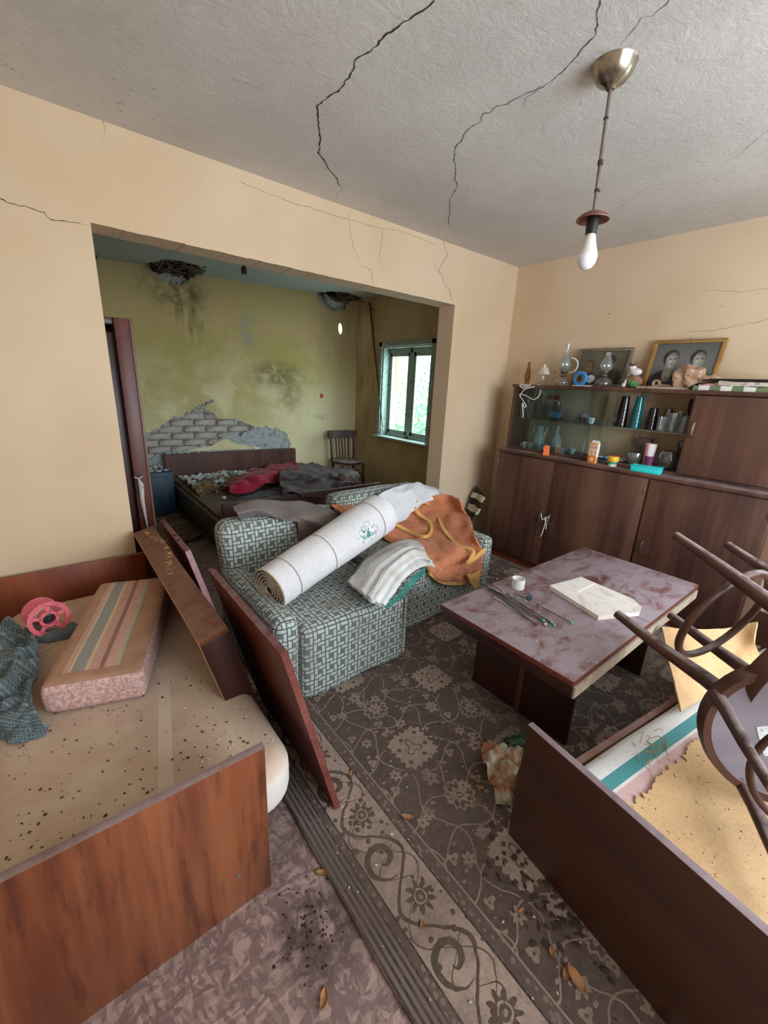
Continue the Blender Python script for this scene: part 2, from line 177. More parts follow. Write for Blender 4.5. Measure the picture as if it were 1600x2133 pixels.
def glassmat(name, tint, refl=.1, rough=.03, fill=0.0, bump=None):
    """thin clear material: straight-through light plus a glossy coat that grows at grazing angles"""
    if name in MATS: return MATS[name]
    m = bpy.data.materials.new(name); m.use_nodes = True; nt = m.node_tree
    for n in list(nt.nodes):
        if n.type == 'BSDF_PRINCIPLED': nt.nodes.remove(n)
    out = [n for n in nt.nodes if n.type == 'OUTPUT_MATERIAL'][0]
    tr = nt.nodes.new('ShaderNodeBsdfTransparent'); tr.inputs[0].default_value = lin(tint)
    gl = nt.nodes.new('ShaderNodeBsdfGlossy'); gl.inputs['Roughness'].default_value = rough
    lw = nt.nodes.new('ShaderNodeLayerWeight'); lw.inputs[0].default_value = .35
    a = V(nt, lw.outputs['Facing'])*.28+refl
    ms = nt.nodes.new('ShaderNodeMixShader'); nt.links.new(a.s, ms.inputs[0]); nt.links.new(tr.outputs[0], ms.inputs[1]); nt.links.new(gl.outputs[0], ms.inputs[2])
    last = ms
    if fill:
        df = nt.nodes.new('ShaderNodeBsdfDiffuse'); df.inputs[0].default_value = lin(tuple(min(255, v) for v in tint))
        m2 = nt.nodes.new('ShaderNodeMixShader'); m2.inputs[0].default_value = fill; nt.links.new(ms.outputs[0], m2.inputs[1]); nt.links.new(df.outputs[0], m2.inputs[2]); last = m2
    nt.links.new(last.outputs[0], out.inputs[0]); MATS[name] = m
    return m
def plain(name, c, rough=.6, metal=0.0, grime=.12, gs=30, **k):
    def f(N):
        o = N.obj(); n = N.noise(o, gs, 4)
        c2 = tuple(max(0, v*(1-grime*2)) for v in c)
        d = dict(color=N.mix(n.smooth(.45, .75), c, c2), rough=rough, metal=metal, bump=n, bs=.12, bd=.002); d.update(k); return d
    return mat(name, f)
def dustmask(N, lo=.6, hi=.95):
    return N.sep(N.wn())[2].smooth(lo, hi)
def wood(name, c1, c2, axis='z', dust=.5, rough=.38, sc=1.0, dcol=(140, 122, 124), stain=None):
    def f(N):
        o = N.obj()
        st = {'x': (.06, 1, 1), 'y': (1, .06, 1), 'z': (1, 1, .06)}[axis]
        g = N.noise(N.scale(o, st), 38*sc, 5, .6, .4); g2 = N.noise(N.scale(o, st), 7*sc, 3, .5, .6)
        big = N.noise(o, 2.2, 2)
        fac = (g*.45+g2*.75+big*.3).smooth(.55, .95)
        col = N.mix(fac, c1, c2)
        if stain: col = stain(N, col, o)
        dn = N.noise(o, 16, 6, .68).smooth(.28, .62)
        col = N.mix(dustmask(N)*dn*dust, col, dcol)
        side = N.noise(o, 40, 6, .7).smooth(.62, .8)*.12
        col = N.mix(side, col, dcol)
        r = (dustmask(N)*.35+g*.15+rough)
        return dict(color=col, rough=r, bump=g, bs=.08, bd=.002)
    return mat(name, f)

# ------------------------------------------------ geometry helpers
def roundbox(d, r, n=9, amp=.006, seed=0, puff=0, fine=.0):
    """soft box: a subdivided cube whose corners are rounded by radius r, with slight unevenness"""
    bm = bmesh.new(); bmesh.ops.create_cube(bm, size=2)
    bmesh.ops.subdivide_edges(bm, edges=bm.edges[:], cuts=n, use_grid_fill=True)
    h = [q/2 for q in d]
    for v in bm.verts:
        c = [math.copysign(h[i]*(1-(1-abs(v.co[i]))**1.0), v.co[i]) for i in range(3)]
        # concentrate rings near the edges
        c = [math.copysign(h[i]*math.sin(abs(v.co[i])*PI/2)**.8 if h[i] < 3*r else (h[i]*(1-(1-abs(v.co[i]))**1.6)), v.co[i]) for i in range(3)]
        p = Vector(c); q = Vector([max(-(h[i]-r), min(h[i]-r, p[i])) for i in range(3)]); dd = p-q
        if dd.length > 1e-9: p = q+dd.normalized()*min(r, max(abs(dd[0]), abs(dd[1]), abs(dd[2])))
        k = noise.noise(p*5+Vector((seed, 0, 0)))*amp+noise.noise(p*30)*fine
        nn = dd.normalized() if dd.length > 1e-9 else p.normalized()
        p += nn*k
        if puff and p.z > 0: p.z += puff*max(0, 1-(p.x/h[0])**2)*max(0, 1-(p.y/h[1])**2)
        v.co = p
    return bm
class MB:
    def __init__(s): s.v = []; s.f = []; s.uv = {}; s.mi = []; s.cur = 0
    def add(s, vs, fs, uvs=None):
        b = len(s.v); s.v.extend([tuple(q) for q in vs])
        for i, fc in enumerate(fs):
            if uvs: s.uv[len(s.f)] = uvs[i]
            s.f.append(tuple(b+j for j in fc)); s.mi.append(s.cur)
        return s
    def bm(s, bm, M=None):
        bm.verts.ensure_lookup_table(); bm.verts.index_update()
        vs = [(M @ v.co if M else v.co) for v in bm.verts]
        s.add(vs, [[v.index for v in f.verts] for f in bm.faces]); bm.free(); return s
    def box(s, c, d, bev=0, seg=2, M=None, rz=0):
        bm = bmesh.new(); bmesh.ops.create_cube(bm, size=1)
        for v in bm.verts: v.co = Vector((v.co.x*d[0], v.co.y*d[1], v.co.z*d[2]))
        if bev: bmesh.ops.bevel(bm, geom=bm.edges[:], offset=bev, segments=seg, affect='EDGES', profile=.5)
        T = Matrix.Translation(c) @ Matrix.Rotation(rz, 4, 'Z')
        return s.bm(bm, (M @ T) if M else T)
    def b2(s, lo, hi, bev=0, seg=2, M=None):
        return s.box([(a+b)/2 for a, b in zip(lo, hi)], [b-a for a, b in zip(lo, hi)], bev, seg, M)
    def tube(s, pts, r, n=10, closed=False, cap=True):
        P = [Vector(p) for p in pts]; m = len(P)
        rs = r if isinstance(r, (list, tuple)) else [r]*m
        vs = []; up = None
        for i in range(m):
            a = P[(i-1) % m] if (closed or i > 0) else P[i]; b = P[(i+1) % m] if (closed or i < m-1) else P[i]
            t = (b-a).normalized()
            if up is None:
                up = Vector((0, 0, 1)) if abs(t.z) < .9 else Vector((1, 0, 0))
            x = (up-t*up.dot(t))
            if x.length < 1e-5: x = t.orthogonal()
            x.normalize(); up = x; y = t.cross(x)
            for k in range(n):
                a_ = 2*PI*k/n; vs.append(P[i]+(x*math.cos(a_)+y*math.sin(a_))*rs[i])
        fs = []
        for i in range(m if closed else m-1):
            for k in range(n):
                j = (i+1) % m
                fs.append((i*n+k, i*n+(k+1) % n, j*n+(k+1) % n, j*n+k))
        if cap and not closed:
            fs.append(tuple(range(n-1, -1, -1))); fs.append(tuple((m-1)*n+k for k in range(n)))
        return s.add(vs, fs)
    def lathe(s, prof, n=24, c=(0, 0, 0), M=None):
        vs = []; fs = []; m = len(prof)
        for (r, z) in prof:
            for k in range(n):
                a = 2*PI*k/n; p = Vector((c[0]+r*math.cos(a), c[1]+r*math.sin(a), c[2]+z)); vs.append(M @ p if M else p)
        for i in range(m-1):
            for k in range(n): fs.append((i*n+k, i*n+(k+1) % n, (i+1)*n+(k+1) % n, (i+1)*n+k))
        shell = prof[0][0] > 1e-5 and prof[-1][0] > 1e-5 and abs(prof[0][1]-prof[-1][1]) < .012
        if prof[0][0] > 1e-5 and not shell: fs.append(tuple(range(n-1, -1, -1)))
        if prof[-1][0] > 1e-5 and not shell: fs.append(tuple((m-1)*n+k for k in range(n)))
        return s.add(vs, fs)
    def prism(s, poly, z0, z1, M=None):
        n = len(poly); vs = [Vector((p[0], p[1], z)) for z in (z0, z1) for p in poly]
        if M: vs = [M @ v for v in vs]
        fs = [tuple(range(n-1, -1, -1)), tuple(range(n, 2*n))]+[(i, (i+1) % n, n+(i+1) % n, n+i) for i in range(n)]
        return s.add(vs, fs)
    def sheet(s, G, th=0.0):
        """G: (nu,nv,3) array -> a cloth sheet with thickness"""
        G = np.asarray(G, float); nu, nv = G.shape[:2]
        def ring(A, flip):
            fs = []; uv = []
            for i in range(nu-1):
                for j in range(nv-1):
                    q = [(i, j), (i+1, j), (i+1, j+1), (i, j+1)]
                    if flip: q = q[::-1]
                    fs.append([a*nv+b for a, b in q]); uv.append([(a/(nu-1), b/(nv-1)) for a, b in q])
            s.add(A.reshape(-1, 3), fs, uv)
        if th <= 0: ring(G, False); return s
        du = np.gradient(G, axis=0); dv = np.gradient(G, axis=1); nn = np.cross(du, dv)
        nn /= np.maximum(np.linalg.norm(nn, axis=2, keepdims=True), 1e-9)
        b0 = len(s.v); ring(G+nn*th/2, False); b1 = len(s.v); ring(G-nn*th/2, True)
        edge = [(i, 0) for i in range(nu)]+[(nu-1, j) for j in range(1, nv)]+[(i, nv-1) for i in range(nu-2, -1, -1)]+[(0, j) for j in range(nv-2, 0, -1)]
        m = len(edge)
        for k in range(m):
            a = edge[k]; b = edge[(k+1) % m]; ia = a[0]*nv+a[1]; ib = b[0]*nv+b[1]
            s.uv[len(s.f)] = [(a[0]/(nu-1), a[1]/(nv-1))]*2+[(b[0]/(nu-1), b[1]/(nv-1))]*2
            s.f.append((b0+ia, b1+ia, b1+ib, b0+ib)); s.mi.append(s.cur)
        return s
def cr(P, t):
    n = len(P)-1; x = t*n; i = min(int(x), n-1); f = x-i
    p0 = P[max(i-1, 0)]; p1 = P[i]; p2 = P[i+1]; p3 = P[min(i+2, n)]
    return .5*((2*p1)+(-p0+p2)*f+(2*p0-5*p1+4*p2-p3)*f*f+(-p0+3*p1-3*p2+p3)*f**3)
def patch(rows, nu=30, nv=40, amp=0.0, freq=12, seed=0, corr=None):
    R = [np.array(r, float) for r in rows]; A = []
    for j in range(nv): A.append([cr(r, j/(nv-1)) for r in R])
    A = np.array(A)  # nv, rows, 3
    G = np.zeros((nu, nv, 3))
    for j in range(nv):
        P = [A[j, k] for k in range(len(R))]
        for i in range(nu): G[i, j] = cr(P, i/(nu-1))
    if amp or corr:
        du = np.gradient(G, axis=0); dv = np.gradient(G, axis=1); nn = np.cross(du, dv)
        nn /= np.maximum(np.linalg.norm(nn, axis=2, keepdims=True), 1e-9)
        for i in range(nu):
            for j in range(nv):
                p = Vector(G[i, j])*freq+Vector((seed*7.3, 0, 0)); h = amp*noise.fractal(p, 1.0, 2.0, 3) if amp else 0
                if corr: h += corr(i/(nu-1), j/(nv-1))
                G[i, j] += nn[i, j]*h
    return G
def path(P, n=60):
    P = [np.array(p, float) for p in P]
    return [Vector(cr(P, i/(n-1))) for i in range(n)]
def mesh_from(mb, mats, smooth=True, ang=40):
    me = bpy.data.meshes.new('m'); me.from_pydata([tuple(v) for v in mb.v], [], mb.f)
    for m in (mats if isinstance(mats, (list, tuple)) else [mats]): me.materials.append(m)
    if any(mb.mi): me.polygons.foreach_set('material_index', mb.mi)
    if mb.uv:
        ul = me.uv_layers.new(name='UVMap')
        for pi, uvs in mb.uv.items():
            p = me.polygons[pi]
            for k, li in enumerate(p.loop_indices): ul.data[li].uv = uvs[k]
    if smooth:
        me.shade_smooth()
        try: me.set_sharp_from_angle(angle=math.radians(ang))
        except Exception: pass
    me.update(); return me
def tagit(o, label=None, cat=None, group=None, kind=None):
    if label: o['label'] = label
    if cat: o['category'] = cat
    if group: o['group'] = group
    if kind: o['kind'] = kind
    return o
def part(name, mb, mats, parent=None, label=None, smooth=True, kind=None, ang=40):
    me = mb if isinstance(mb, bpy.types.Mesh) else mesh_from(mb, mats, smooth, ang)
    me.name = name
    o = bpy.data.objects.new(name, me); COL.objects.link(o)
    if parent is not None: o.parent = parent
    return tagit(o, label, None, None, kind)
def thing(name, label, cat, loc=(0, 0, 0), rz=0, group=None, M=None):
    o = bpy.data.objects.new(name, None); COL.objects.link(o); o.empty_display_size = .05
    if M is not None: o.matrix_world = M
    else: o.location = loc; o.rotation_euler = (0, 0, rz)
    return tagit(o, label, cat, group)
def solo(name, mb, mats, label, cat, loc=None, group=None, smooth=True, rz=0, kind=None, ang=40):
    """one-mesh thing; when loc is None the mesh is in world space and gets re-based on its own lowest centre"""
    if loc is None:
        a = np.array(mb.v); c = [(a[:, 0].min()+a[:, 0].max())/2, (a[:, 1].min()+a[:, 1].max())/2, a[:, 2].min()]
        mb.v = [tuple(q) for q in (a-np.array(c))]; loc = c
    o = part(name, mb, mats, None, None, smooth, kind, ang); o.location = loc; o.rotation_euler = (0, 0, rz)
    return tagit(o, label, cat, group)
def struct(name, mb, mats, label=None, smooth=False, parent=None, cat=None):
    o = part(name, mb, mats, parent, label, smooth)
    if parent is None: o['kind'] = 'structure'
    return o
def crackmesh(lines, nrm, off=.0012, seed=1):
    rnd = random.Random(seed); mb = MB(); n = Vector(nrm).normalized()
    for w_, P in lines:
        P = [Vector(p) for p in P]; Q = []
        for a, b in zip(P[:-1], P[1:]):
            k = max(2, int((b-a).length/.012))
            t = (b-a).normalized(); sd = n.cross(t)
            for i in range(k):
                f = i/k; Q.append((a.lerp(b, f)+sd*rnd.uniform(-1, 1)*.0035*(1 if i else 0)))
        Q.append(P[-1]); m = len(Q); vs = []
        for i, q in enumerate(Q):
            a = Q[max(i-1, 0)]; b = Q[min(i+1, m-1)]; sd = n.cross((b-a).normalized())
            ww = w_*.5*rnd.uniform(.35, 1.15)*(min(1, (m-1-i)/6+.1))
            vs += [q+sd*ww+n*off, q-sd*ww+n*off]
        mb.add(vs, [(2*i, 2*i+1, 2*i+3, 2*i+2) for i in range(m-1)])
    return mb
# ------------------------------------------------ materials
def f_ceiling(tint, dark):
    def f(N):
        o = N.obj(); n = N.noise(o, 14, 8, .75, .8); big = N.noise(o, 1.3, 3); sm = N.noise(o, 60, 4, .7)
        x, y, z = N.sep(o)
        col = N.mix(big.smooth(.35, .7), tint, tuple(v*.94 for v in tint))
        sp = N.noise(N.scale(o, (1, 2.2, 1)), 26, 5, .75).smooth(.60, .68)*N.noise(o, 2.1, 2).smooth(.40, .58)
        # mould freckles gathered along the partition wall and the far corner
        near = (y*-1).smooth(.75, .0)*.9
        col = N.mix(sp*near.mx(.22), col, dark)
        return dict(color=col, rough=.95, bump=n+sm*.35, bs=.55, bd=.012)
    return f
M_ceil = mat('ceiling_plaster', f_ceiling((216, 211, 206), (112, 100, 80)))
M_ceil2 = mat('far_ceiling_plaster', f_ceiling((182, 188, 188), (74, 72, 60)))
def f_wall(N):
    o = N.obj(); big = N.noise(o, 1.1, 3); n = N.noise(o, 70, 5, .6); sp = N.noise(N.scale(o, (1.6, 1.6, 1)), 17, 5, .78)
    m = N.noise(o, 2.7, 2).smooth(.45, .62)
    col = N.mix(big.smooth(.3, .7), (218, 195, 166), (208, 180, 147))
    col = N.mix(sp.smooth(.66, .72)*m, col, (120, 92, 58))
    v = N.vor(o, 4.2).lt(.03); col = N.mix(v*.75, col, (86, 64, 40))
    return dict(color=col, rough=.9, bump=n+big*.3, bs=.25, bd=.003)
M_wall = mat('peach_wall_paint', f_wall)
def f_farwall(N):
    o = N.obj(); x, y, z = N.sep(o)
    n = N.noise(o, 2.6, 5, .65, .3); n2 = N.noise(o, 9, 6, .7); st = N.noise(N.scale(o, (1, 1, .12)), 14, 4, .6)
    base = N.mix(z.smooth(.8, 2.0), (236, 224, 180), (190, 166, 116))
    green = (N.ell(x, z, -1.9, 1.45, 1.1, .75, .6)*n.smooth(.35, .6)).mx(N.ell(x, z, -1.0, 1.5, .5, .5, .6)*n.smooth(.4, .6))
    base = N.mix(green*.6, base, (168, 154, 74))
    dark = N.ell(x, z, -1.12, 1.5, .28, .14, .7).mx(N.ell(x, z, -.95, 1.28, .14, .16, .8)*.7).mx(N.ell(x, z, -2.05, 2.15, .14, .3, .6)*st.smooth(.4, .6))
    base = N.mix(dark*n2.smooth(.3, .6)*.75, base, (84, 80, 34))
    base = N.mix(N.ell(x, z, -2.2, 2.35, .28, .22, .6)*n2.smooth(.35, .62)*.6, base, (88, 66, 50))
    base = N.mix(N.ell(x, z, -1.45, 1.98, .08, .18, .7).mx(N.ell(x, z, -.5, 1.0, .12, .04, .5))*n2.smooth(.3, .6)*.6, base, (150, 160, 150))
    base = N.mix(N.ell(x, z, -.3, 2.05, .3, .45, .6)*.55*st.smooth(.3, .6), base, (160, 138, 104))
    pale = st.smooth(.62, .74)*N.ell(x, z, -1.9, 1.25, .5, .5, .4)*.4
    base = N.mix(pale, base, (214, 204, 140))
    spk = N.noise(o, 24, 5, .78).smooth(.68, .73)*n.smooth(.45, .6); base = N.mix(spk*.8, base, (60, 50, 28))
    return dict(color=base, rough=.93, bump=n2, bs=.25, bd=.004)
M_far = mat('mossy_yellow_wall_paint', f_farwall)
def f_farside(N):
    o = N.obj(); x, y, z = N.sep(o); n2 = N.noise(o, 9, 6, .7); st = N.noise(N.scale(o, (1, 1, .1)), 16, 4, .6)
    base = N.mix(N.noise(o, 1.6, 2).smooth(.35, .65), (208, 182, 140), (188, 160, 116))
    base = N.mix(st.smooth(.5, .66)*N.ell(y, z, 2.25, 1.6, .32, .9, .4)*.6, base, (150, 112, 62))
    base = N.mix(n2.smooth(.68, .76)*.7, base, (60, 44, 28))
    return dict(color=base, rough=.93, bump=n2, bs=.25, bd=.004)
M_farside = mat('stained_tan_wall_paint', f_farside)
def f_brick(N):
    o = N.obj(); n = N.noise(o, 30, 5, .7); r = N.noise(o, 3.3, 2)
    col = N.mix(r.smooth(.4, .62), (164, 122, 104), (194, 186, 176)); col = N.mix(n.smooth(.42, .6)*.7, col, (196, 196, 190))
    return dict(color=col, rough=.95, bump=n, bs=.6, bd=.01)
M_brick = mat('weathered_brick', f_brick)
M_mortar = plain('lime_mortar', (182, 182, 176), .95, grime=.2)
M_render = plain('grey_undercoat', (176, 182, 180), .95, grime=.16, gs=18)
M_crack = plain('crack_shadow_gap', (48, 40, 34), 1.0)
M_crack2 = plain('faint_hairline_crack', (120, 96, 66), 1.0)
M_crackc = plain('ceiling_hairline_crack', (70, 64, 60), 1.0)
def f_lino(N):
    o = N.obj(); x, y, z = N.sep(o)
    wv = N.noise(o, 5, 3); p = N.comb(x+wv*.12, y+N.noise(o, 4.3, 2)*.12, 0)
    v1 = N.vor(N.scale(p, (1, 2.6, 1)), 31, 'F1', 'Color'); v2 = N.vor(N.scale(p, (2.8, 1, 1)), 36, 'F1', 'Color')
    a = N.sep(v1)[0]; b = N.sep(v2)[1]; gr = N.noise(N.scale(p, (1, 5, 1)), 60, 3)
    fac = (a*.5+b*.5+gr*.25).smooth(.42, .95)
    col = N.mix(fac, (116, 92, 88), (166, 140, 132)); col = N.mix(N.noise(o, 45, 5, .7).smooth(.45, .65)*.4, col, (134, 110, 104))
    dirt = N.noise(o, 6, 6, .7)
    col = N.mix(dirt.smooth(.45, .7)*.6, col, (96, 74, 70))
    blob = N.ell(x, y, -3.06, -1.86, .12, .10, .5)*N.noise(o, 14, 4).smooth(.35, .55)
    col = N.mix(blob*.75, col, (52, 38, 32))
    return dict(color=col, rough=.42+dirt*.3, bump=dirt, bs=.1, bd=.002)
M_lino = mat('shard_pattern_linoleum', f_lino)

def f_carpet(N):
    o = N.obj(); x, y, z = N.sep(o)      # local: x across from the bound edge, y along it
    wob = N.noise(o, 22, 3); wob2 = N.noise(o, 26, 3, .5)
    nx = x+(wob-.5)*.016; ny = y+(N.noise(N.comb(y, x, 3.0), 21, 3)-.5)*.016
    tan = (164, 140, 126); dk = (76, 60, 50); mid = (96, 78, 68)
    # --- field: staggered scalloped medallions and round flowers joined by vines
    PX, PY = .37, .52
    row = ((nx-.53)/PX+.5).floor(); odd = row.mod(2)
    u = (nx-.53+PX/2).mod(PX)-PX/2
    vv = (ny+odd*(PY/2)+PY/2-.04).mod(PY)-PY/2
    ang = vv.atan2(u)
    sq = (u.abs().pw(6)+vv.abs().pw(6)).pw(1/6)
    r = (u*u+vv*vv).sqrt()
    edge = .088+(ang*20).cos()*.006
    d = sq-edge
    med = d.lt(0); outl = d.abs().lt(.0042)
    inner = ((u*84).sin()*(vv*90).sin()).gt(.72)*r.gt(.045)+(r-.026+(ang*3).sin()*.012).abs().lt(.0032)
    # flowers at the in-between lattice
    vf = (ny+odd*(PY/2)+PY-.04).mod(PY)-PY/2
    rf = (u*u+vf*vf).sqrt(); af = vf.atan2(u)
    fl = (rf-(.052+(af*12).cos()*.006)).abs().lt(.005)+(rf-.030-(af*8).cos()*.007).lt(0)*rf.gt(.012)+rf.lt(.006)
    # little rosettes off lattice
    def ros(ox, oy, rad, k, per=.26):
        a = (nx+ox+per/2).mod(per)-per/2; b = (ny+oy+per/2).mod(per)-per/2
        rr = (a*a+b*b).sqrt(); an = b.atan2(a)
        return (rr-rad*(1+.35*0)-(an*k).cos()*(rad*.28)).lt(0)*rr.gt(rad*.28)
    rs = (ros(.03, .11, .026, 5)+ros(.17, .02, .020, 6, .185)+ros(.09, .07, .016, 3, .145)).mn(1)
    vine = ((nx+(ny*24).sin()*.03+.02).mod(.123)-.0615).abs().lt(.0028)+((ny+(nx*26).sin()*.026).mod(.13)-.065).abs().lt(.0028)
    leaf = N.vor(N.comb(nx, ny*1.5, 0), 26).lt(.23)*N.noise(o, 9, 2).gt(.5)
    ground = (rs+vine+leaf+fl).mn(1)*(sq.gt(.104))
    field = N.mix(ground, dk, (146, 124, 110))
    field = N.mix(med, field, tan); field = N.mix((outl+inner*med).mn(1), field, dk)
    # --- main border with scrolls, .085 < x < .265
    bu = (nx-.175); bv = (ny+.13).mod(.30)-.15
    r1 = ((bu+.012)*(bu+.012)+(bv-.055)*(bv-.055)).sqrt(); a1 = (bv-.055).atan2(bu+.012)
    sp1 = ((r1*115-a1).mod(2*PI)-PI).abs().lt(1.15)*r1.lt(.062)*r1.gt(.012)
    r2 = ((bu-.015)*(bu-.015)+(bv+.09)*(bv+.09)).sqrt(); a2 = (bv+.09).atan2(bu-.015)
    pal = (r2-.036-(a2*9).cos()*.011).lt(0)*((r2*420).sin().lt(.35)+r2.gt(.028)).mn(1)
    wv = (bu-((ny*21).sin()*.06)).abs().lt(.0065)
    bl = N.vor(N.comb(nx, ny, 0), 30).lt(.24)*N.noise(o, 13, 2).gt(.46)+(bu-((ny*21+1.2).sin()*.072)).abs().lt(.0022)+(bu+((ny*42).sin()*.05)).abs().lt(.0026)*N.noise(o, 10, 2).gt(.47)
    border = N.mix((sp1+pal+wv+bl).mn(1), tan, dk)
    # --- guard bands and ribs
    g = (ny.mod(.035)-.0175).abs().lt(.006)
    guard = N.mix(N.vor(N.comb(nx*1.2, ny, 0), 44).lt(.35), (84, 68, 60), (128, 106, 96))
    ribs = N.mix(((x*2*PI/.0165).sin()).gt(.1), (112, 94, 88), (50, 40, 38))
    col = N.mix(x.gt(.068), ribs, guard)
    col = N.mix(x.gt(.095), col, border)
    col = N.mix(x.gt(.262), col, guard)
    col = N.mix(x.gt(.305), col, field)
    for q in (.0685, .094, .262, .304): col = N.mix((x-q).abs().lt(.0028), col, (40, 30, 26) if q != .304 else (148, 124, 112))
    dirt = N.noise(o, 3.1, 5, .65); fine = N.noise(o, 160, 3, .7)
    worn = N.noise(o, 48, 6, .75).smooth(.44, .62)
    col = N.mix(worn*.45, col, (108, 90, 78))
    col = N.mix(dirt.smooth(.4, .75)*.5, col, (92, 76, 66))
    col = N.mix(N.noise(o, 1.4, 3).smooth(.5, .7)*.4, col, (66, 50, 38))
    col = N.mix(fine.smooth(.6, .8)*.35, col, (128, 112, 104))
    return dict(color=col, rough=.95, bump=fine+wob*.4, bs=.35, bd=.004, sheen=.15)
M_carpet = mat('floral_pile_carpet', f_carpet)

def f_sofa(N):
    o = N.obj(); nx, ny, nz = N.sep(N.nrm()); x, y, z = N.sep(o)
    top = nz.abs().gt(.62); side = nx.abs().gt(ny.abs())*(1-top)
    a = y+(x-y)*(1-side)              # x unless a side face
    b = z+(y-z)*top
    k = .0208
    w1 = N.noise(o, 9, 2); a = a+(w1-.5)*.012; b = b+(N.noise(o, 8, 2)-.5)*.010
    u = (a/k).mod(3); v = (b/k).mod(3)
    def rect(x0, y0, x1, y1, m=.13):
        return u.gt(x0+m)*u.lt(x1-m)*v.gt(y0+m)*v.lt(y1-m)
    br = (rect(0, 0, 2, 1)+rect(2, 0, 3, 2)+rect(1, 2, 3, 3)+rect(0, 1, 1, 3)).mn(1)
    ce = rect(1, 1, 2, 2, .02)
    tx = N.noise(o, 240, 3, .7)
    gr = N.noise(o, 5, 4, .6)
    lightc = N.mix(tx.smooth(.3, .7), (200, 206, 198), (158, 166, 160))
    col = N.mix(br, (74, 82, 84), lightc); col = N.mix(ce, col, (104, 112, 108))
    col = N.mix(gr.smooth(.45, .75)*.55, col, (112, 104, 90))
    return dict(color=col, rough=.95, bump=br*.6+tx*.5, bs=.35, bd=.003, sheen=.1)
M_sofa = mat('basketweave_upholstery', f_sofa)

MAH1, MAH2 = (84, 46, 34), (124, 68, 42)
def st_bed(N, col, o):
    x, y, z = N.sep(o); d = N.noise(N.scale(o, (9, 1, 1.2)), 3.2, 5, .7)
    col = N.mix(d.smooth(.5, .68)*.6, col, (62, 26, 18))
    return N.mix(N.ell(x, z, .34, .04, .13, .17, .8)*N.noise(N.scale(o, (1, 1, .15)), 30, 4).smooth(.35, .6)*.8, col, (28, 14, 14))
M_bedL = wood('orange_brown_veneer', (100, 50, 30), (142, 82, 50), 'z', .55, .3, .8, stain=st_bed)
M_head = wood('red_brown_headboard_veneer', (104, 46, 26), (146, 74, 40), 'z', .5, .35, .8)
M_cab = wood('cabinet_walnut_veneer', (62, 36, 31), (112, 76, 60), 'z', .75, .36, .45)
M_cabtop = wood('cabinet_upper_walnut', (84, 54, 44), (128, 92, 72), 'z', .7, .38, .45)
M_dark = wood('dark_wine_wood', (48, 22, 18), (74, 34, 26), 'z', .7, .34, .7)
M_dred = wood('dark_red_brown_board', (74, 30, 22), (102, 48, 34), 'y', .6, .36, .7)
M_bred = wood('reddish_edge_board', (100, 48, 42), (132, 74, 66), 'y', .5, .4)
M_boxtop = wood('worn_brown_board', (92, 50, 30), (128, 76, 46), 'y', .85, .4, .7, (124, 94, 76))
M_rfoot = wood('dark_brown_footboard', (60, 35, 24), (78, 48, 35), 'y', .95, .34, .6, (132, 120, 128))
M_chair = wood('dusty_bentwood', (58, 32, 24), (84, 50, 38), 'y', .95, .4, 1.2, (150, 134, 132))
M_seatp = wood('grey_dusty_plywood', (132, 122, 132), (152, 142, 150), 'x', .9, .45, .6, (150, 146, 160))
def f_tabletop(N):
    o = N.obj(); x, y, z = N.sep(o)
    n = N.noise(N.scale(o, (1, 1.8, 1)), 7, 6, .72, .5); g = N.noise(o, 30, 4)
    col = N.mix(n.smooth(.32, .56), (112, 72, 66), (150, 134, 140))
    bare = N.ell(x, y, .2, .02, .14, .045, .4)*N.noise(o, 18, 3).smooth(.35, .5)
    col = N.mix(bare*.85, col, (82, 38, 28))
    ring = (((x+.20)*(x+.20)+(y-.13)*(y-.13)).sqrt()-.07).abs().lt(.02); col = N.mix(ring*n.smooth(.4, .6)*.5, col, (96, 46, 36))
    edge = (1-dustmask(N))
    col = N.mix(edge, col, (96, 44, 32))
    return dict(color=col, rough=.42+n*.3, bump=n+g*.3, bs=.12, bd=.002)
M_tabletop = mat('dusty_table_veneer', f_tabletop)
M_tabdark = wood('table_dark_panel', (40, 18, 16), (60, 28, 22), 'z', .6, .3, .7)
M_raw = wood('raw_greyed_edge_wood', (150, 132, 112), (184, 168, 146), 'y', .4, .7)
def f_matt(N):
    o = N.obj(); x, y, z = N.sep(o); n = N.noise(o, 4, 5, .6); sp = N.noise(o, 34, 5, .75); th = N.noise(o, 190, 2)
    col = N.mix(n.smooth(.3, .7), (200, 176, 154), (180, 152, 130))
    col = N.mix(sp.smooth(.63, .70)*N.noise(o, 5.5, 3).smooth(.42, .58)*.9, col, (96, 68, 42))
    tape = (x-.095-(y+.3)*.20).abs().lt(.019)*y.lt(-.10)
    col = N.mix(tape*.55, col, (205, 190, 168))
    col = N.mix(N.sep(N.wn())[2].smooth(.75, .2)*.7, col, (214, 212, 206))
    return dict(color=col, rough=.95, bump=th+n, bs=.2, bd=.003)
M_matt = mat('stained_ticking_mattress', f_matt)
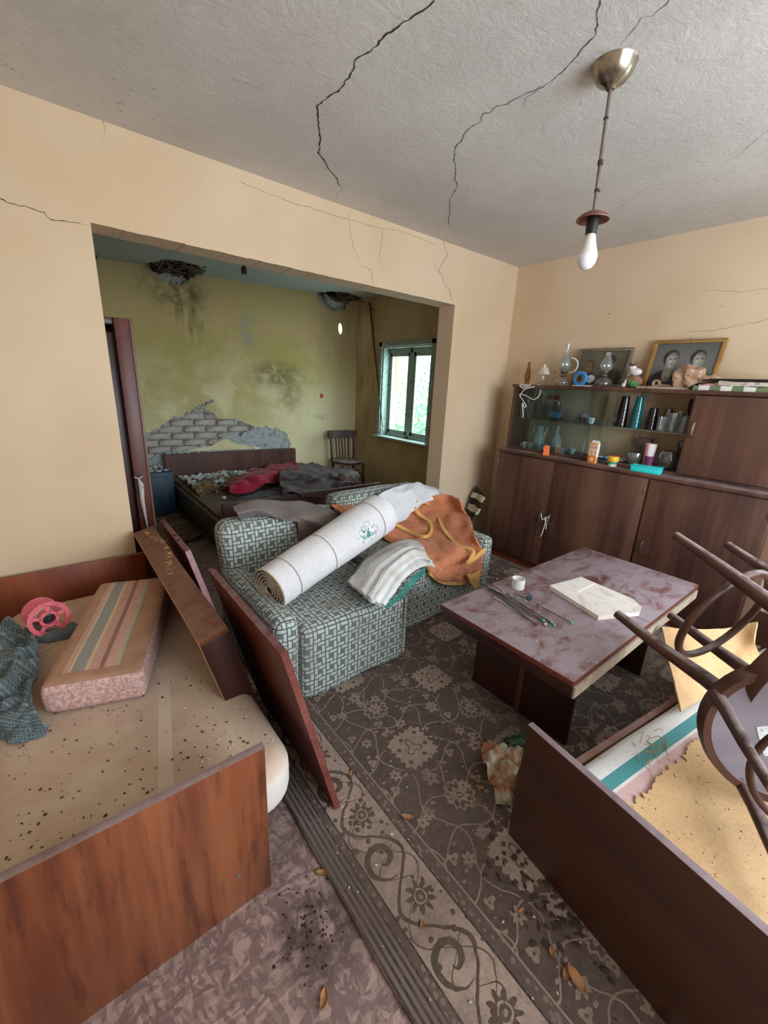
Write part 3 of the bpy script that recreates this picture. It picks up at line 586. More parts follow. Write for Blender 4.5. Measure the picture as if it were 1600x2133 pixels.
def f_cush(N):
    o = N.obj(); x, y, z = N.sep(o); n = N.noise(o, 90, 5, .75); n2 = N.noise(o, 14, 4)
    foam = N.mix(n.smooth(.4, .65), (178, 132, 124), (214, 188, 182)); foam = N.mix(n.smooth(.66, .72), foam, (108, 60, 50))
    brown = N.mix(n2.smooth(.4, .7), (176, 134, 108), (160, 118, 96))
    t = N.sep(N.wn())[2].gt(.8); xx = x+.145      # 0..0.29 across
    col = brown
    for a, b, c in ((.045, .062, (196, 156, 136)), (.062, .068, (206, 188, 150)), (.068, .108, (148, 146, 140)), (.108, .118, (206, 184, 150)), (.118, .15, (198, 154, 136)), (.15, .165, (150, 104, 98)), (.165, .20, (204, 160, 142)), (.20, .21, (164, 178, 160))):
        col = N.mix(xx.gt(a)*xx.lt(b), col, c)
    col = N.mix(n2.smooth(.5, .75)*.45, col, (164, 130, 104))
    col = N.mix(t, foam, N.mix(y.gt(-.318), brown, col))
    return dict(color=col, rough=.95, bump=n, bs=.4, bd=.004)
M_cush = mat('striped_foam_cushion_cover', f_cush)
def cloth(name, c1, c2, sc=140, rough=.95, bs=.3, f2=None, sheen=.1):
    def f(N):
        o = N.obj(); n = N.noise(o, sc, 4, .7); b = N.noise(o, 6, 3)
        col = N.mix((n*.6+b*.4).smooth(.35, .65), c1, c2)
        if f2: col = f2(N, col, o)
        return dict(color=col, rough=rough, bump=n, bs=bs, bd=.003, sheen=sheen)
    return mat(name, f)
M_orange = cloth('orange_terry', (208, 136, 98), (172, 98, 64), 85, bs=.9)
M_yellowtrim = cloth('mustard_binding', (214, 168, 98), (196, 146, 76), 120)
M_white = cloth('white_terry', (226, 228, 232), (206, 208, 212), 110, bs=.6)
def f_stripe(N, col, o):
    u, v, _ = N.sep(N.uv())
    s = u.mod(.27); m = s.lt(.085)*(((s*2*PI/.021).sin()).gt(.1))
    col = N.mix(m*.75, col, (82, 128, 138))
    return N.mix(N.noise(o, 10, 3).smooth(.5, .7)*.35, col, (176, 156, 140))
M_striped = cloth('teal_striped_cotton', (232, 230, 228), (214, 208, 206), 120, f2=f_stripe)
M_lace = cloth('teal_lace', (58, 150, 138), (40, 118, 108), 200)
M_felt = cloth('grey_brown_felt', (122, 110, 104), (106, 94, 90), 90)
M_felt2 = cloth('brown_cloth', (104, 82, 74), (90, 70, 64), 90)
def f_roll(N, col, o):
    x, y, z = N.sep(o); s = N.noise(o, 26, 5, .8)
    g = N.ell(x, z, .60, .03, .07, .05, .8)*N.noise(o, 55, 3, .6).smooth(.52, .58)
    col = N.mix(g, col, (70, 130, 128))
    return N.mix(s.smooth(.66, .75)*.5, col, (170, 146, 126))
M_roll = cloth('off_white_roll_backing', (224, 222, 224), (210, 207, 208), 60, bs=.12, f2=f_roll, sheen=0)
M_rollin = cloth('roll_inner_layers', (206, 192, 174), (168, 144, 120), 60)
M_cord = plain('thin_string', (150, 124, 106), .9)
def f_plaid(N, col, o):
    u, v, _ = N.sep(N.uv()); a = ((u*34).mod(1)).lt(.25); b = ((v*30).mod(1)).lt(.25)
    return N.mix((a+b).mn(1)*.45, col, (150, 162, 160))
M_plaid = cloth('blue_grey_plaid', (84, 100, 108), (58, 70, 76), 120, f2=f_plaid, bs=.6)
def f_fleece(N, col, o):
    n = N.noise(o, 30, 5, .75).smooth(.62, .68)*N.noise(o, 5, 3).smooth(.42, .6)
    return N.mix(n*.8, col, (110, 78, 54))
M_fleece = cloth('tan_fleece', (218, 180, 134), (204, 162, 114), 100, f2=f_fleece)
def f_rmatt(N, col, o):
    x, y, z = N.sep(o); yy = y*-1
    col = N.mix(yy.gt(.165)*yy.lt(.203), col, (72, 140, 140)); col = N.mix(yy.gt(.212)*yy.lt(.30), col, (206, 168, 164)); col = N.mix(yy.gt(.30)*yy.lt(.34), col, (92, 150, 144))
    n = N.noise(o, 24, 4, .7); return N.mix(n.smooth(.6, .7)*.5, col, (150, 124, 106))
M_rmatt = cloth('teal_pink_striped_mattress', (222, 218, 214), (210, 205, 200), 120, f2=f_rmatt)
M_grime = cloth('dead_moss_straw', (176, 150, 116), (140, 112, 80), 60)
M_red = cloth('crimson_blanket', (176, 24, 58), (140, 14, 44), 60); M_black = cloth('dirty_maroon_black_cloth', (78, 50, 60), (46, 32, 38), 40, rough=.7)
M_navy = cloth('navy_cloth', (36, 42, 62), (24, 30, 48), 60); M_oldbrown = cloth('mouldy_brown_blanket', (126, 96, 56), (78, 56, 30), 30)
M_ggrey = cloth('grey_jacket_cloth', (110, 94, 88), (86, 72, 68), 50)
M_bluebox = plain('blue_painted_cabinet', (44, 70, 92), .5, grime=.2); M_metal = plain('tarnished_brass', (158, 148, 132), .3, .9, grime=.2)
M_chrome = plain('dull_chrome', (190, 188, 186), .25, .95); M_black_p = plain('black_plastic', (26, 24, 24), .4)
M_bulb = mat('opal_bulb', lambda N: dict(color=(236, 238, 242), rough=.25)); M_bulbb = plain('bulb_white_plastic', (226, 220, 212), .4, grime=.03)
M_cordw = plain('brown_lamp_cable', (112, 96, 86), .7); M_whiteplastic = plain('white_plastic', (232, 230, 226), .35, grime=.05)
M_pane = glassmat('window_pane', (240, 252, 252), .03)
M_glass = glassmat('clear_glass', (240, 246, 246), .10, .05, .05)
M_sheetglass = glassmat('cabinet_sheet_glass', (244, 250, 250), .07, .02, .0)
M_amber = glassmat('amber_glass', (186, 126, 62), .10, .08, .2); M_smoke = mat('smoked_black_glass', lambda N: dict(color=(26, 18, 24), rough=.08, trans=.15))
M_teal = mat('teal_glass', lambda N: dict(color=(16, 110, 116), rough=.08, trans=.3)); M_greyglass = glassmat('grey_cut_glass', (178, 180, 174), .16, .12, .22)
M_smokec = glassmat('grey_smoke_glass', (176, 172, 160), .12, .08, .12); M_redgl = mat('ruby_glass', lambda N: dict(color=(88, 20, 30), rough=.08, trans=.4))
M_porc = mat('pale_porcelain', lambda N: dict(color=N.mix(N.noise(N.obj(), 26, 3).smooth(.6, .66)*.4, (214, 224, 228), (110, 120, 150)), rough=.2)); M_paintwin = plain('grey_green_window_paint', (168, 182, 172), .6, grime=.16)
M_sill = plain('pale_sill_paint', (188, 196, 190), .6, grime=.16); M_coral = plain('coral_pink_plastic', (226, 104, 116), .4, grime=.06); M_orangep = plain('orange_plastic', (232, 116, 52), .4, grime=.04)
M_turq = plain('turquoise_plastic', (42, 205, 205), .35, grime=.03); M_yellow = plain('yellow_lid', (240, 184, 36), .4, grime=.04); M_green = plain('green_jar_band', (54, 166, 126), .4, grime=.04)
M_marble = mat('white_veined_marble', lambda N: dict(color=N.mix(N.noise(N.obj(), 6, 5, .6, 1.8).smooth(.52, .60)*.3, (238, 230, 224), (196, 158, 128)), rough=.22))
M_chip = plain('fallen_plaster_chip', (196, 204, 204), .95, grime=.1); M_chipb = plain('brown_crumb', (84, 58, 38), .95); M_chipw = plain('pale_crumb', (206, 196, 182), .95)
M_leaf = plain('dry_leaf', (158, 112, 72), .8, grime=.2); M_rust = plain('rusty_iron', (74, 56, 44), .7, .3)
M_grass = plain('garden_leaves', (170, 214, 170), .8, grime=.15, gs=8)
# ------------------------------------------------ setting
H = 2.486
XL, XR, ZO = -3.156, -0.763, 2.085
def farY(x): return 2.46-0.11*x
mb = MB().b2((-4.4, -4.3, -.12), (0, 3.1, 0)); struct('floor', mb, M_lino)
mb = MB().b2((-4.4, -4.3, H), (.25, .17, H+.1)); ceil = struct('ceiling', mb, M_ceil)
part('crack', crackmesh(D['ceil_cracks'][:2], (0, 0, -1)), M_crack, ceil, smooth=False, label='dark jagged crack')
part('crack', crackmesh(D['ceil_cracks'][2:], (0, 0, -1), seed=2), M_crackc, ceil, smooth=False, label='faint hairline crack')
mb = MB().b2((-4.4, 0, 0), (XL, .17, H)).b2((XR, 0, 0), (0, .17, H)).b2((XL, 0, ZO), (XR, .17, H))
wl = struct('wall_left', mb, M_wall)
part('crack', crackmesh(D['w1_cracks'][:2], (0, -1, 0), seed=3), M_crack, wl, smooth=False, label='dark jagged crack')
part('crack', crackmesh(D['w1_cracks'][2:], (0, -1, 0), seed=4), M_crack2, wl, smooth=False, label='faint hairline crack')
rnd = random.Random(4)
# broken, ragged plaster lip along the top edge of the opening
mb = MB()
x = XL
while x < XR-.02:
    w_ = rnd.uniform(.03, .09); d_ = rnd.uniform(.001, .004)
    mb.b2((x, -.001, ZO-d_), (min(x+w_, XR), .171, ZO+.002)); x += w_
part('plaster_lip', mb, M_wall, wl, smooth=False)
def wallx(name, y0, y1, openings, m, x0=0, x1=.25):
    mb = MB(); y = y0
    for (a, b, z0, z1) in sorted(openings):
        mb.b2((x0, y, 0), (x1, a, H)); mb.b2((x0, a, 0), (x1, b, z0)); mb.b2((x0, a, z1), (x1, b, H)); y = b
    mb.b2((x0, y, 0), (x1, y1, H)); return struct(name, mb, m)
wr = wallx('wall_right', -4.3, .17, [(-3.75, -2.75, .9, 2.1)], M_wall)
part('crack', crackmesh(D['w2_cracks'], (-1, 0, 0), seed=5), M_crack2, wr, smooth=False, label='faint hairline crack')
wfs = wallx('wall_far_right', .17, 2.9, [(.99, 1.87, .80, 1.90)], M_farside)
mb = MB().b2((-4.5, -4.4, 0), (-4.4, 3.1, H)); struct('wall_near', mb, M_wall)
mb = MB().b2((-4.4, -4.4, 0), (-3.1, -4.3, H)).b2((-.8, -4.4, 0), (.25, -4.3, H)).b2((-3.1, -4.4, 0), (-.8, -4.3, .85)).b2((-3.1, -4.4, 2.3), (-.8, -4.3, H))
struct('wall_front', mb, M_wall)
def window_y(name, y, xs, z0, z1):   # window in a wall facing y
    w_ = MB(); w_.b2((xs[0], y, z0), (xs[-1], y+.05, z0+.06)).b2((xs[0], y, z1-.06), (xs[-1], y+.05, z1))
    for q in xs: w_.b2((max(q-.035, xs[0]), y, z0), (min(q+.035, xs[-1]), y+.05, z1))
    o = struct(name, w_, M_paintwin); return o
window_y('window_2', -4.37, (-3.1, -1.95, -.8), .85, 2.3)  # assumed window behind the camera, inferred from the light
mb = MB()
for y_ in (-3.75, -3.25, -2.75): mb.b2((.1, max(y_-.035, -3.75), .9), (.15, min(y_+.035, -2.75), 2.1))
mb.b2((.1, -3.75, .9), (.15, -2.75, .96)).b2((.1, -3.75, 2.04), (.15, -2.75, 2.1)); struct('window_3', mb, M_paintwin)  # assumed side window, out of view, inferred from the light
# far window with casing, two sashes, panes, sill
mb = MB().b2((-.022, .93, 1.90), (.0, 1.93, 1.955), .004).b2((-.022, 1.87, .80), (0, 1.93, 1.955), .004).b2((-.022, .93, .80), (0, .99, 1.955), .004)
win = struct('window_1', mb, M_paintwin)
mb = MB().b2((.0, 1.855, .80), (.15, 1.87, 1.9)).b2((0, .99, .80), (.15, 1.005, 1.9)).b2((0, .99, 1.885), (.15, 1.87, 1.9)); struct('reveal_lining', mb, M_paintwin, parent=win)
mb = MB()
mb.b2((.09, .99, .80), (.15, 1.87, .85)).b2((.09, .99, 1.83), (.15, 1.87, 1.90)).b2((.09, 1.40, .8), (.16, 1.46, 1.9), .004).b2((.09, 1.84, .8), (.15, 1.87, 1.9)).b2((.09, .99, .8), (.15, 1.03, 1.9))
struct('window_frame', mb, M_paintwin, parent=win)
for (a, b) in ((1.46, 1.845), (1.025, 1.40)):
    s = MB(); z0, z1 = .845, 1.835
    s.b2((.10, a, z0), (.135, a+.042, z1), .004).b2((.10, b-.042, z0), (.135, b, z1), .004).b2((.10, a, z0), (.135, b, z0+.05), .004).b2((.10, a, z1-.045), (.135, b, z1), .004)
    sa = struct('sash', s, M_paintwin, parent=win)
    struct('pane', MB().b2((.116, a+.04, z0+.045), (.119, b-.04, z1-.04)), M_pane, parent=sa)
struct('window_sill', MB().b2((-.07, .90, .785), (.10, 1.96, .81), .006), M_sill, parent=win)
hb = MB().tube([(.095, 1.03, 1.31), (.07, 1.03, 1.31), (.06, 1.03, 1.30), (.06, 1.03, 1.22)], .006, 8).box((.098, 1.03, 1.31), (.008, .02, .06), .002)
struct('window_handle', hb, M_chrome, parent=win)

# ---- far back wall: paint layer, grey undercoat and separate bricks showing where plaster has fallen
def inside(px, pz, poly):
    c = False; n = len(poly)
    for i in range(n):
        x1, z1 = poly[i]; x2, z2 = poly[(i+1) % n]
        if (z1 > pz) != (z2 > pz) and px < (x2-x1)*(pz-z1)/(z2-z1)+x1: c = not c
    return c
BP = [(p[0], p[2]) for p in D['brick_poly']]; RP = [(p[0], p[2]) for p in D['render_poly']]
def jit(x, z, k=.03): return x+(noise.noise(Vector((x*9, z*9, 1)))+.5*noise.noise(Vector((x*31, z*31, 1))))*k, z+(noise.noise(Vector((x*9, z*9, 5)))+.5*noise.noise(Vector((x*31, z*31, 5))))*k
def gridwall(x0, x1, z0, z1, step, drop, depth, th):
    nx = int((x1-x0)/step); nz = int((z1-z0)/step); idx = {}; mb = MB()
    def vid(i, j):
        if (i, j) not in idx:
            x = x0+(x1-x0)*i/nx; z = z0+(z1-z0)*j/nz
            idx[(i, j)] = len(mb.v); mb.v.append((x, farY(x)+depth, z))
        return idx[(i, j)]
    for i in range(nx):
        for j in range(nz):
            x = x0+(x1-x0)*(i+.5)/nx; z = z0+(z1-z0)*(j+.5)/nz
            if drop(x, z): continue
            mb.f.append((vid(i, j), vid(i+1, j), vid(i+1, j+1), vid(i, j+1))); mb.mi.append(0)
    return mb
H2W = [(-2.47, 2.40), (-2.0, 2.31), (-1.95, 2.2), (-2.1, 2.33), (-2.4, 2.36), (-2.5, 2.5), (-1.9, 2.5)]
def drop1(x, z):
    if x < -2.9 or z > 1.35 or z < .3: 
        k = .5*noise.noise(Vector((x*10, z*10, 3)))
        if ((x+2.2)/.22)**2+((z-2.50)/.13)**2 < 1+k: return True
        if ((x+.34)/.22)**2+((z-2.50)/.17)**2 < 1+k: return True
        return False
    a, b = jit(x, z); return inside(a, b, RP) or inside(a, b, BP)
def drop2(x, z): a, b = jit(x, z, .045); return inside(a, b, BP)
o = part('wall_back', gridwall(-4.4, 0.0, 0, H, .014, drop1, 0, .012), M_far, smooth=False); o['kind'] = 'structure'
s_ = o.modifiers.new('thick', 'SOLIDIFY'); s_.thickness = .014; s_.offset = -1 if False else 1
wb = o
o = part('undercoat', gridwall(-2.95, -.3, .2, 1.5, .014, drop2, .014, .01), M_render, wb, smooth=False, label='grey undercoat under the fallen paint layer')
s_ = o.modifiers.new('thick', 'SOLIDIFY'); s_.thickness = .016; s_.offset = 1
part('mortar', MB().prism([(-4.4, farY(-4.4)+.05), (0, farY(0)+.05), (0, farY(0)+.2), (-4.4, farY(-4.4)+.2)], 0, H), M_mortar, wb, smooth=False)
bm_ = [mesh_from(MB().box((0, 0, 0), (.238-.01*k, .07, .062), .008, 1), M_brick) for k in range(3)]
zc = .55; row = 0; k = 0
while zc < 1.12:
    xc = -2.85+(row % 2)*.125
    while xc < -1.3:
        if any(inside(xc+dx, zc+dz, BP) for dx in (-.12, -.05, .05, .12) for dz in (-.03, 0, .03)):
            b = part('brick', bm_[k % 3], None, wb); k += 1
            b.location = (xc+rnd.uniform(-.006, .006), farY(xc)+.048+rnd.uniform(-.008, .006), zc+rnd.uniform(-.003, .003))
            b.rotation_euler = (rnd.uniform(-.03, .03), rnd.uniform(-.015, .015), -.1096+rnd.uniform(-.03, .03))
        xc += .25
    zc += .075; row += 1
part('crack', crackmesh(D['far_cracks'], (-.11, -1, 0), seed=6, off=.004), M_crack, wb, smooth=False, label='dark jagged crack')
# far ceiling with two collapsed spots near the back wall
H1 = [(p[0], p[1]) for p in D['hole1']]
def dropc(x, y):
    a = x+.04*noise.noise(Vector((x*8, y*8, 0))); b = y+.04*noise.noise(Vector((x*8, y*8, 9)))
    return (((a+2.17)/.24)**2+((b-2.58)/.33)**2 < 1) or (((a+.36)/.24)**2+((b-2.42)/.26)**2 < 1)
mb = MB(); nx, ny = 220, 140; idx = {}
for i in range(nx):
    for j in range(ny):
        x = -4.4+4.4*(i+.5)/nx; y = .17+2.8*(j+.5)/ny
        if dropc(x, y): continue
        q = []
        for a, b in ((i, j), (i, j+1), (i+1, j+1), (i+1, j)):
            if (a, b) not in idx: idx[(a, b)] = len(mb.v); mb.v.append((-4.4+4.4*a/nx, .17+2.8*b/ny, H))
            q.append(idx[(a, b)])
        mb.f.append(tuple(q)); mb.mi.append(0)
fc = struct('ceiling_far', mb, M_ceil2)
s_ = fc.modifiers.new('thick', 'SOLIDIFY'); s_.thickness = .04; s_.offset = -1
mb = MB().b2((-4.6, -4.5, 2.95), (.4, 3.4, 3.0)).b2((-4.6, 3.0, 2.3), (.4, 3.05, 3.0)).b2((.2, .17, 2.45), (.25, 3.1, 3.0)).b2((-4.55, .17, 2.4), (-4.5, 3.1, 3.0)).b2((-4.5, .1, 2.55), (.25, .15, 3.0))
struct('attic_light_block', mb, plain('light_block_brown', (58, 46, 38), .95))  # closed box above the ceilings, added to block light
# laths, clods and hanging straw at the two holes
def debris_hole(cx, cy, rx, ry, seed, n1, n2):
    r = random.Random(seed); mb = MB()
    for k in range(n1):
        a = r.uniform(0, 6.28); e = r.uniform(.5, 1.05); x = cx+rx*e*math.cos(a); y = cy+ry*e*math.sin(a)
        L = r.uniform(.06, .2); an = r.uniform(0, 3.1); dz = r.uniform(-.05, .03)
        mb.tube([(x-L*math.cos(an), y-L*.5*math.sin(an), H+.02), (x, y, H+dz), (x+L*math.cos(an), y+L*.5*math.sin(an), H+r.uniform(-.06, .02))], r.uniform(.003, .009), 5)
    part('lath', mb, plain('broken_lath', (112, 92, 76), .95), fc, kind='stuff')
    mb = MB()
    for k in range(n2):
        a = r.uniform(0, 6.28); e = r.uniform(.3, 1.0); x = cx+rx*e*math.cos(a); y = cy+ry*e*math.sin(a)
        bm = bmesh.new(); bmesh.ops.create_icosphere(bm, subdivisions=2, radius=r.uniform(.02, .055))
        for v in bm.verts: v.co *= 1+.5*noise.noise(v.co*30+Vector((k, 0, 0)))
        mb.bm(bm, Matrix.Translation((x, y, H+r.uniform(-.03, .04))))
    part('clod', mb, plain('dark_mud_clod', (66, 48, 38), .98, grime=.3), fc, kind='stuff')
debris_hole(-2.17, 2.55, .22, .3, 3, 46, 34)
debris_hole(-.22, 2.36, .16, .18, 5, 22, 8)
# loose plaster sheet hanging at the second hole
mb = MB().sheet(patch([[(-.52, 2.42, H), (-.46, 2.40, H-.05), (-.34, 2.42, H-.07), (-.24, 2.44, H-.05)], [(-.50, 2.49, H), (-.45, 2.48, H-.09), (-.34, 2.48, H-.12), (-.22, 2.48, H-.08)]], 6, 14, .01), .012)
part('plaster_flake', mb, M_render, fc, smooth=False)
sp = bpy.data.lights.new('added_sun_patch_spot', 'SPOT'); sp.energy = 120; sp.spot_size = math.radians(8); sp.spot_blend = .15; sp.shadow_soft_size = .002; sp.color = (1, .97, .9)  # narrow spot lamp added to throw the sunlit patch; the attic is closed
so = bpy.data.objects.new('added_sun_patch_spot', sp); COL.objects.link(so); so.location = (-.30, 2.33, 2.47)
so.rotation_euler = (Vector((-.2527, 2.4878, 2.097))-Vector(so.location)).to_track_quat('-Z', 'Y').to_euler()

# ---- outside the far window: ground and bushes
mb = MB(); rb_ = random.Random(2)
struct('ground', MB().b2((.3, -12, -.8), (25, 14, -.6)), plain('garden_ground', (150, 180, 130), .95, gs=3))
for i, (x, y, z, r) in enumerate(((2.6, 2.55, .15, .75), (2.2, 3.3, .35, .8), (4.6, 5.6, .9, 1.2), (2.6, 1.5, -.35, .8))):
    m = MB()
    for k in range(900):
        d = Vector((rb_.gauss(0, 1), rb_.gauss(0, 1), rb_.gauss(0, 1))).normalized()*r*(rb_.random()**.4)
        t = Vector((rb_.gauss(0, 1), rb_.gauss(0, 1), rb_.gauss(0, 1))).normalized(); s2 = d.cross(t).normalized()*.03; t = t*.06
        c = Vector((x, y, z))+d; m.add([c-t, c+s2, c+t, c-s2], [(0, 1, 2, 3)])
    m.tube([(x, y, -.6), (x, y, z+r*.3)], .03, 6)
    solo('bush', m, M_grass, ['pale green bush outside the window, low behind the right pane', 'green bush outside the window, low behind the left pane', 'tall pale bush outside, highest behind the left pane', 'low green bush outside at the right edge of the window'][i], 'bush', smooth=False, group=None)
# things on the far walls
mb = MB().tube([(-.03, 2.153, 2.43), (-.028, 2.05, 2.02), (-.03, 1.778, .915)], [.011, .009, .005], 8)
o = thing('hanging_rod', 'long thin dark rod hanging down the wall left of the far window', 'rod', (-.03, 1.778, .9))
mb.v = [(a+.03, b-1.778, c-.9) for a, b, c in mb.v]; part('rod', mb, M_rust, o)
part('rod_tip', MB().lathe([(.004, 0), (.009, .008), (.009, .03), (.004, .04)], 10, (0, 0, -.025)), M_whiteplastic, o, label='white tip')
part('wall_bracket', MB().tube([(.03, .36, 1.46), (0, .35, 1.46), (.0, .32, 1.44)], .008, 6), M_rust, o)
o = thing('wall_socket', 'small red socket on the yellow back wall above the wooden chair', 'socket', (-.515, farY(-.515)-.012, 1.25), -.11)
part('socket_box', MB().box((0, 0, .02), (.045, .03, .05), .008), plain('faded_red_plastic', (196, 70, 66), .5), o)
part('socket_base', MB().lathe([(.012, -.03), (.015, -.012), (.01, 0)], 10), M_whiteplastic, o)
o = thing('ceiling_lamp_holder', 'small dark lamp holder hanging from the far room ceiling', 'lamp holder', (-1.774, 1.782, H))
part('holder_body', MB().lathe([(.0, -.10), (.026, -.098), (.027, -.05), (.012, -.035), (.010, -.012), (.004, 0)], 12), M_rust, o)
part('corner_hole_plug', MB().lathe([(0, -.035), (.02, -.03), (.024, -.01), (.018, 0)], 12, (-2.86, 2.66, H)), M_rust, fc)  # dark solid standing in for a hole at the ceiling corner

# ---- wardrobe standing behind the left jamb
t = thing('wardrobe', 'tall dark red wooden wardrobe just behind the left side of the opening', 'wardrobe', (-3.0, .36, 0))
part('carcass', MB().b2((-.62, .03, 0), (-.075, .5, 1.66), .003).b2((-.62, -.0, 1.70), (.02, .5, 1.735), .003), M_dark, t)
part('side_panel', MB().b2((-.075, -.02, 0), (.0, .5, 1.735), .004), M_dred, t)
part('edge_strip', MB().b2((0.0, -.022, 0), (.014, .5, 1.735), .003), wood('pale_edge_strip', (104, 72, 60), (124, 92, 80)), t, label='paler edge strip')
mb = MB(); mb.tube([(-.055, -.03, .84), (-.045, -.035, .80), (-.048, -.03, .7), (-.04, -.03, .55), (-.038, -.03, .5)], [.004, .016, .012, .006, .003], 7).tube([(-.075, -.03, .85), (-.055, -.034, .838), (-.03, -.03, .85)], .004, 6)
solo('cobweb', MB().add([(a-3.0, b+.36, c) for a, b, c in mb.v], mb.f), plain('dusty_cobweb', (196, 190, 184), .9), 'white dusty cobweb strand hanging on the wardrobe edge', 'cobweb')

# ---- far bed
t = thing('double_bed', 'wide dark wooden bed heaped with rubble and clothes in the far room', 'bed', (-1.65, 1.65, 0))
def L(mb, c): mb.v = [(a-c[0], b-c[1], z-c[2]) for a, b, z in mb.v]; return mb
bc = (-1.65, 1.65, 0)
part('headboard', L(MB().prism([(-2.47, 2.56), (-.95, 2.42), (-.95, 2.50), (-2.47, 2.64)], .0, .60), bc), wood('far_headboard_wood', (62, 34, 26), (94, 54, 38), 'z', .6), t)
part('footboard', L(MB().b2((-2.43, .78, 0), (-.80, .815, .475), .004), bc), M_dark, t)
part('side_rail', L(MB().b2((-2.46, .83, .1), (-2.43, 2.53, .31), .003), bc), wood('bed_rail_wood', (56, 36, 26), (88, 60, 42)), t)
part('side_rail', L(MB().b2((-.9, .83, .1), (-.87, 2.4, .31), .003), bc), M_dark, t)
part('mattress', L(MB().prism([(-2.42, .83), (-.9, .83), (-.9, 2.40), (-2.42, 2.54)], .12, .33), bc), M_oldbrown, t)
def quilt(name, key, m, label, cat, nu=26, nv=36, amp=.02, fr=14, th=.012, seed=0, corr=None, group=None):
    return solo(name, MB().sheet(patch(D[key], nu, nv, amp, fr, seed, corr), th), m, label, cat, group=group)
quilt('crumpled_blanket', 'farred', M_red, 'crumpled crimson blanket on the far bed', 'blanket', amp=.05, fr=6.5, seed=1)
quilt('crumpled_coat', 'farblack', M_black, 'filthy maroon and black coat hanging over the far bed footboard', 'coat', amp=.05, fr=7, seed=2)
quilt('navy_cloth', 'farblue', M_navy, 'navy blue cloth lying between the crimson blanket and footboard', 'cloth', amp=.02, seed=3)
quilt('grey_jacket', 'fargrey', M_ggrey, 'grey brown jacket heaped at the right end of the far bed', 'jacket', amp=.05, fr=10, seed=4)
quilt('mouldy_blanket', 'farbrown', M_oldbrown, 'mouldy brown blanket spread under the plaster rubble on the far bed', 'blanket', amp=.04, fr=16, seed=5)
def chips(n, area, m, label, cat, name='debris', seed=1, s=(.006, .02), zf=lambda x, y: 0, flat=.4, group=None):
    r = random.Random(seed); mb = MB()
    for k in range(n):
        x, y = area(r); z = zf(x, y); q = r.uniform(*s); a = r.uniform(0, 6.28)
        e = r.uniform(.35, 1); ca, sa = math.cos(a), math.sin(a); p = []
        for i in range(6):
            g = i*PI/3; u_ = math.cos(g)*q*r.uniform(.6, 1.1); v_ = math.sin(g)*q*e*r.uniform(.6, 1.1); p.append(Vector((u_*ca-v_*sa, u_*sa+v_*ca, r.uniform(0, flat*.7)*q)))
        c = Vector((x, y, z+.0006)); mb.add([c+w for w in p]+[c+Vector((0, 0, q*flat*r.uniform(.5, 1)+.0008))], [(i, (i+1) % 6, 6) for i in range(6)])
    return solo(name, mb, m, label, cat, kind='stuff', smooth=False)
chips(800, lambda r: (r.uniform(-2.38, -1.2)+0*r.random(), 2.40-abs(r.gauss(0, .30))), M_chip, 'grey white plaster chips scattered over the head of the far bed', 'rubble', s=(.012, .045), zf=lambda x, y: .362+.03*noise.noise(Vector((x*5, y*5, 0)))+.02*max(0, (y-2.0)), seed=2, flat=.8)
def _hb(r):
    x = -2.44+1.0*r.random()**1.3; return x, 2.60-(x+2.47)*.092+r.uniform(-.03, .03)
chips(200, _hb, M_chip, 'small plaster chips lying along the top of the far headboard', 'rubble', s=(.01, .03), seed=3, zf=lambda x, y: .6, flat=.7)
# ------------------------------------------------ far room furniture
t = thing('bedside_cabinet', 'blue painted bedside cabinet left of the far bed with plaster chips on top', 'cabinet', (-2.60, 2.42, 0))
part('body', MB().b2((-.15, -.2, .02), (.13, .2, .47), .008), M_bluebox, t)
part('door', MB().b2((-.13, -.215, .05), (.115, -.2, .43), .004), M_bluebox, t)
chips(70, lambda r: (r.uniform(-2.74, -2.5), r.uniform(2.24, 2.6)), M_chip, 'plaster chips lying on the blue bedside cabinet', 'rubble', s=(.008, .03), seed=6, zf=lambda x, y: .47, flat=.8)
solo('rumpled_rug', MB().sheet(patch([[(-2.85, 1.3, .01), (-2.6, 1.3, .04), (-2.45, 1.35, .01)], [(-2.8, 1.7, .02), (-2.6, 1.65, .07), (-2.45, 1.7, .02)], [(-2.75, 2.1, .02), (-2.6, 2.05, .05), (-2.45, 2.1, .01)]], 24, 16, .04, 9), .01), M_oldbrown, 'dull greenish rumpled rug on the floor left of the far bed', 'rug')

def wooden_chair():
    t = thing('wooden_chair', 'old brown wooden chair with slatted back in the far corner by the window', 'chair', (-.36, 2.08, 0), -.15)
    part('seat', MB().lathe([(.0, .43), (.19, .43), (.2, .44), (.2, .46), (.18, .468), (0, .46)], 28), M_chair, t)
    for sx in (-1, 1):
        part('leg', MB().tube([(sx*.15, -.15, .44), (sx*.17, -.18, 0)], [.02, .015], 10), M_chair, t)
        part('leg', MB().tube([(sx*.15, .13, .44), (sx*.17, .2, 0)], [.02, .015], 10), M_chair, t)
        part('back_post', MB().tube([(sx*.16, .15, .42), (sx*.165, .17, .6), (sx*.17, .21, .82)], [.017, .015, .013], 10), M_chair, t)
    G = patch([[(-.21, .17, .73), (-.1, .215, .73), (.1, .215, .73), (.21, .17, .73)], [(-.21, .19, .83), (-.1, .235, .83), (.1, .235, .83), (.21, .19, .83)]], 6, 20)
    part('top_rail', MB().sheet(G, .022), M_chair, t)
    for k in range(5):
        x = -.09+.045*k; part('slat', MB().tube([(x*.9, .165, .46), (x, .205, .74)], .008, 6), M_chair, t)
    mb = MB().tube(path([(-.15, -.15, .2), (-.1, -.165, .33), (0, -.17, .38), (.1, -.165, .33), (.15, -.15, .2)], 20), .009, 8); part('arch_brace', mb, M_chair, t)
wooden_chair()

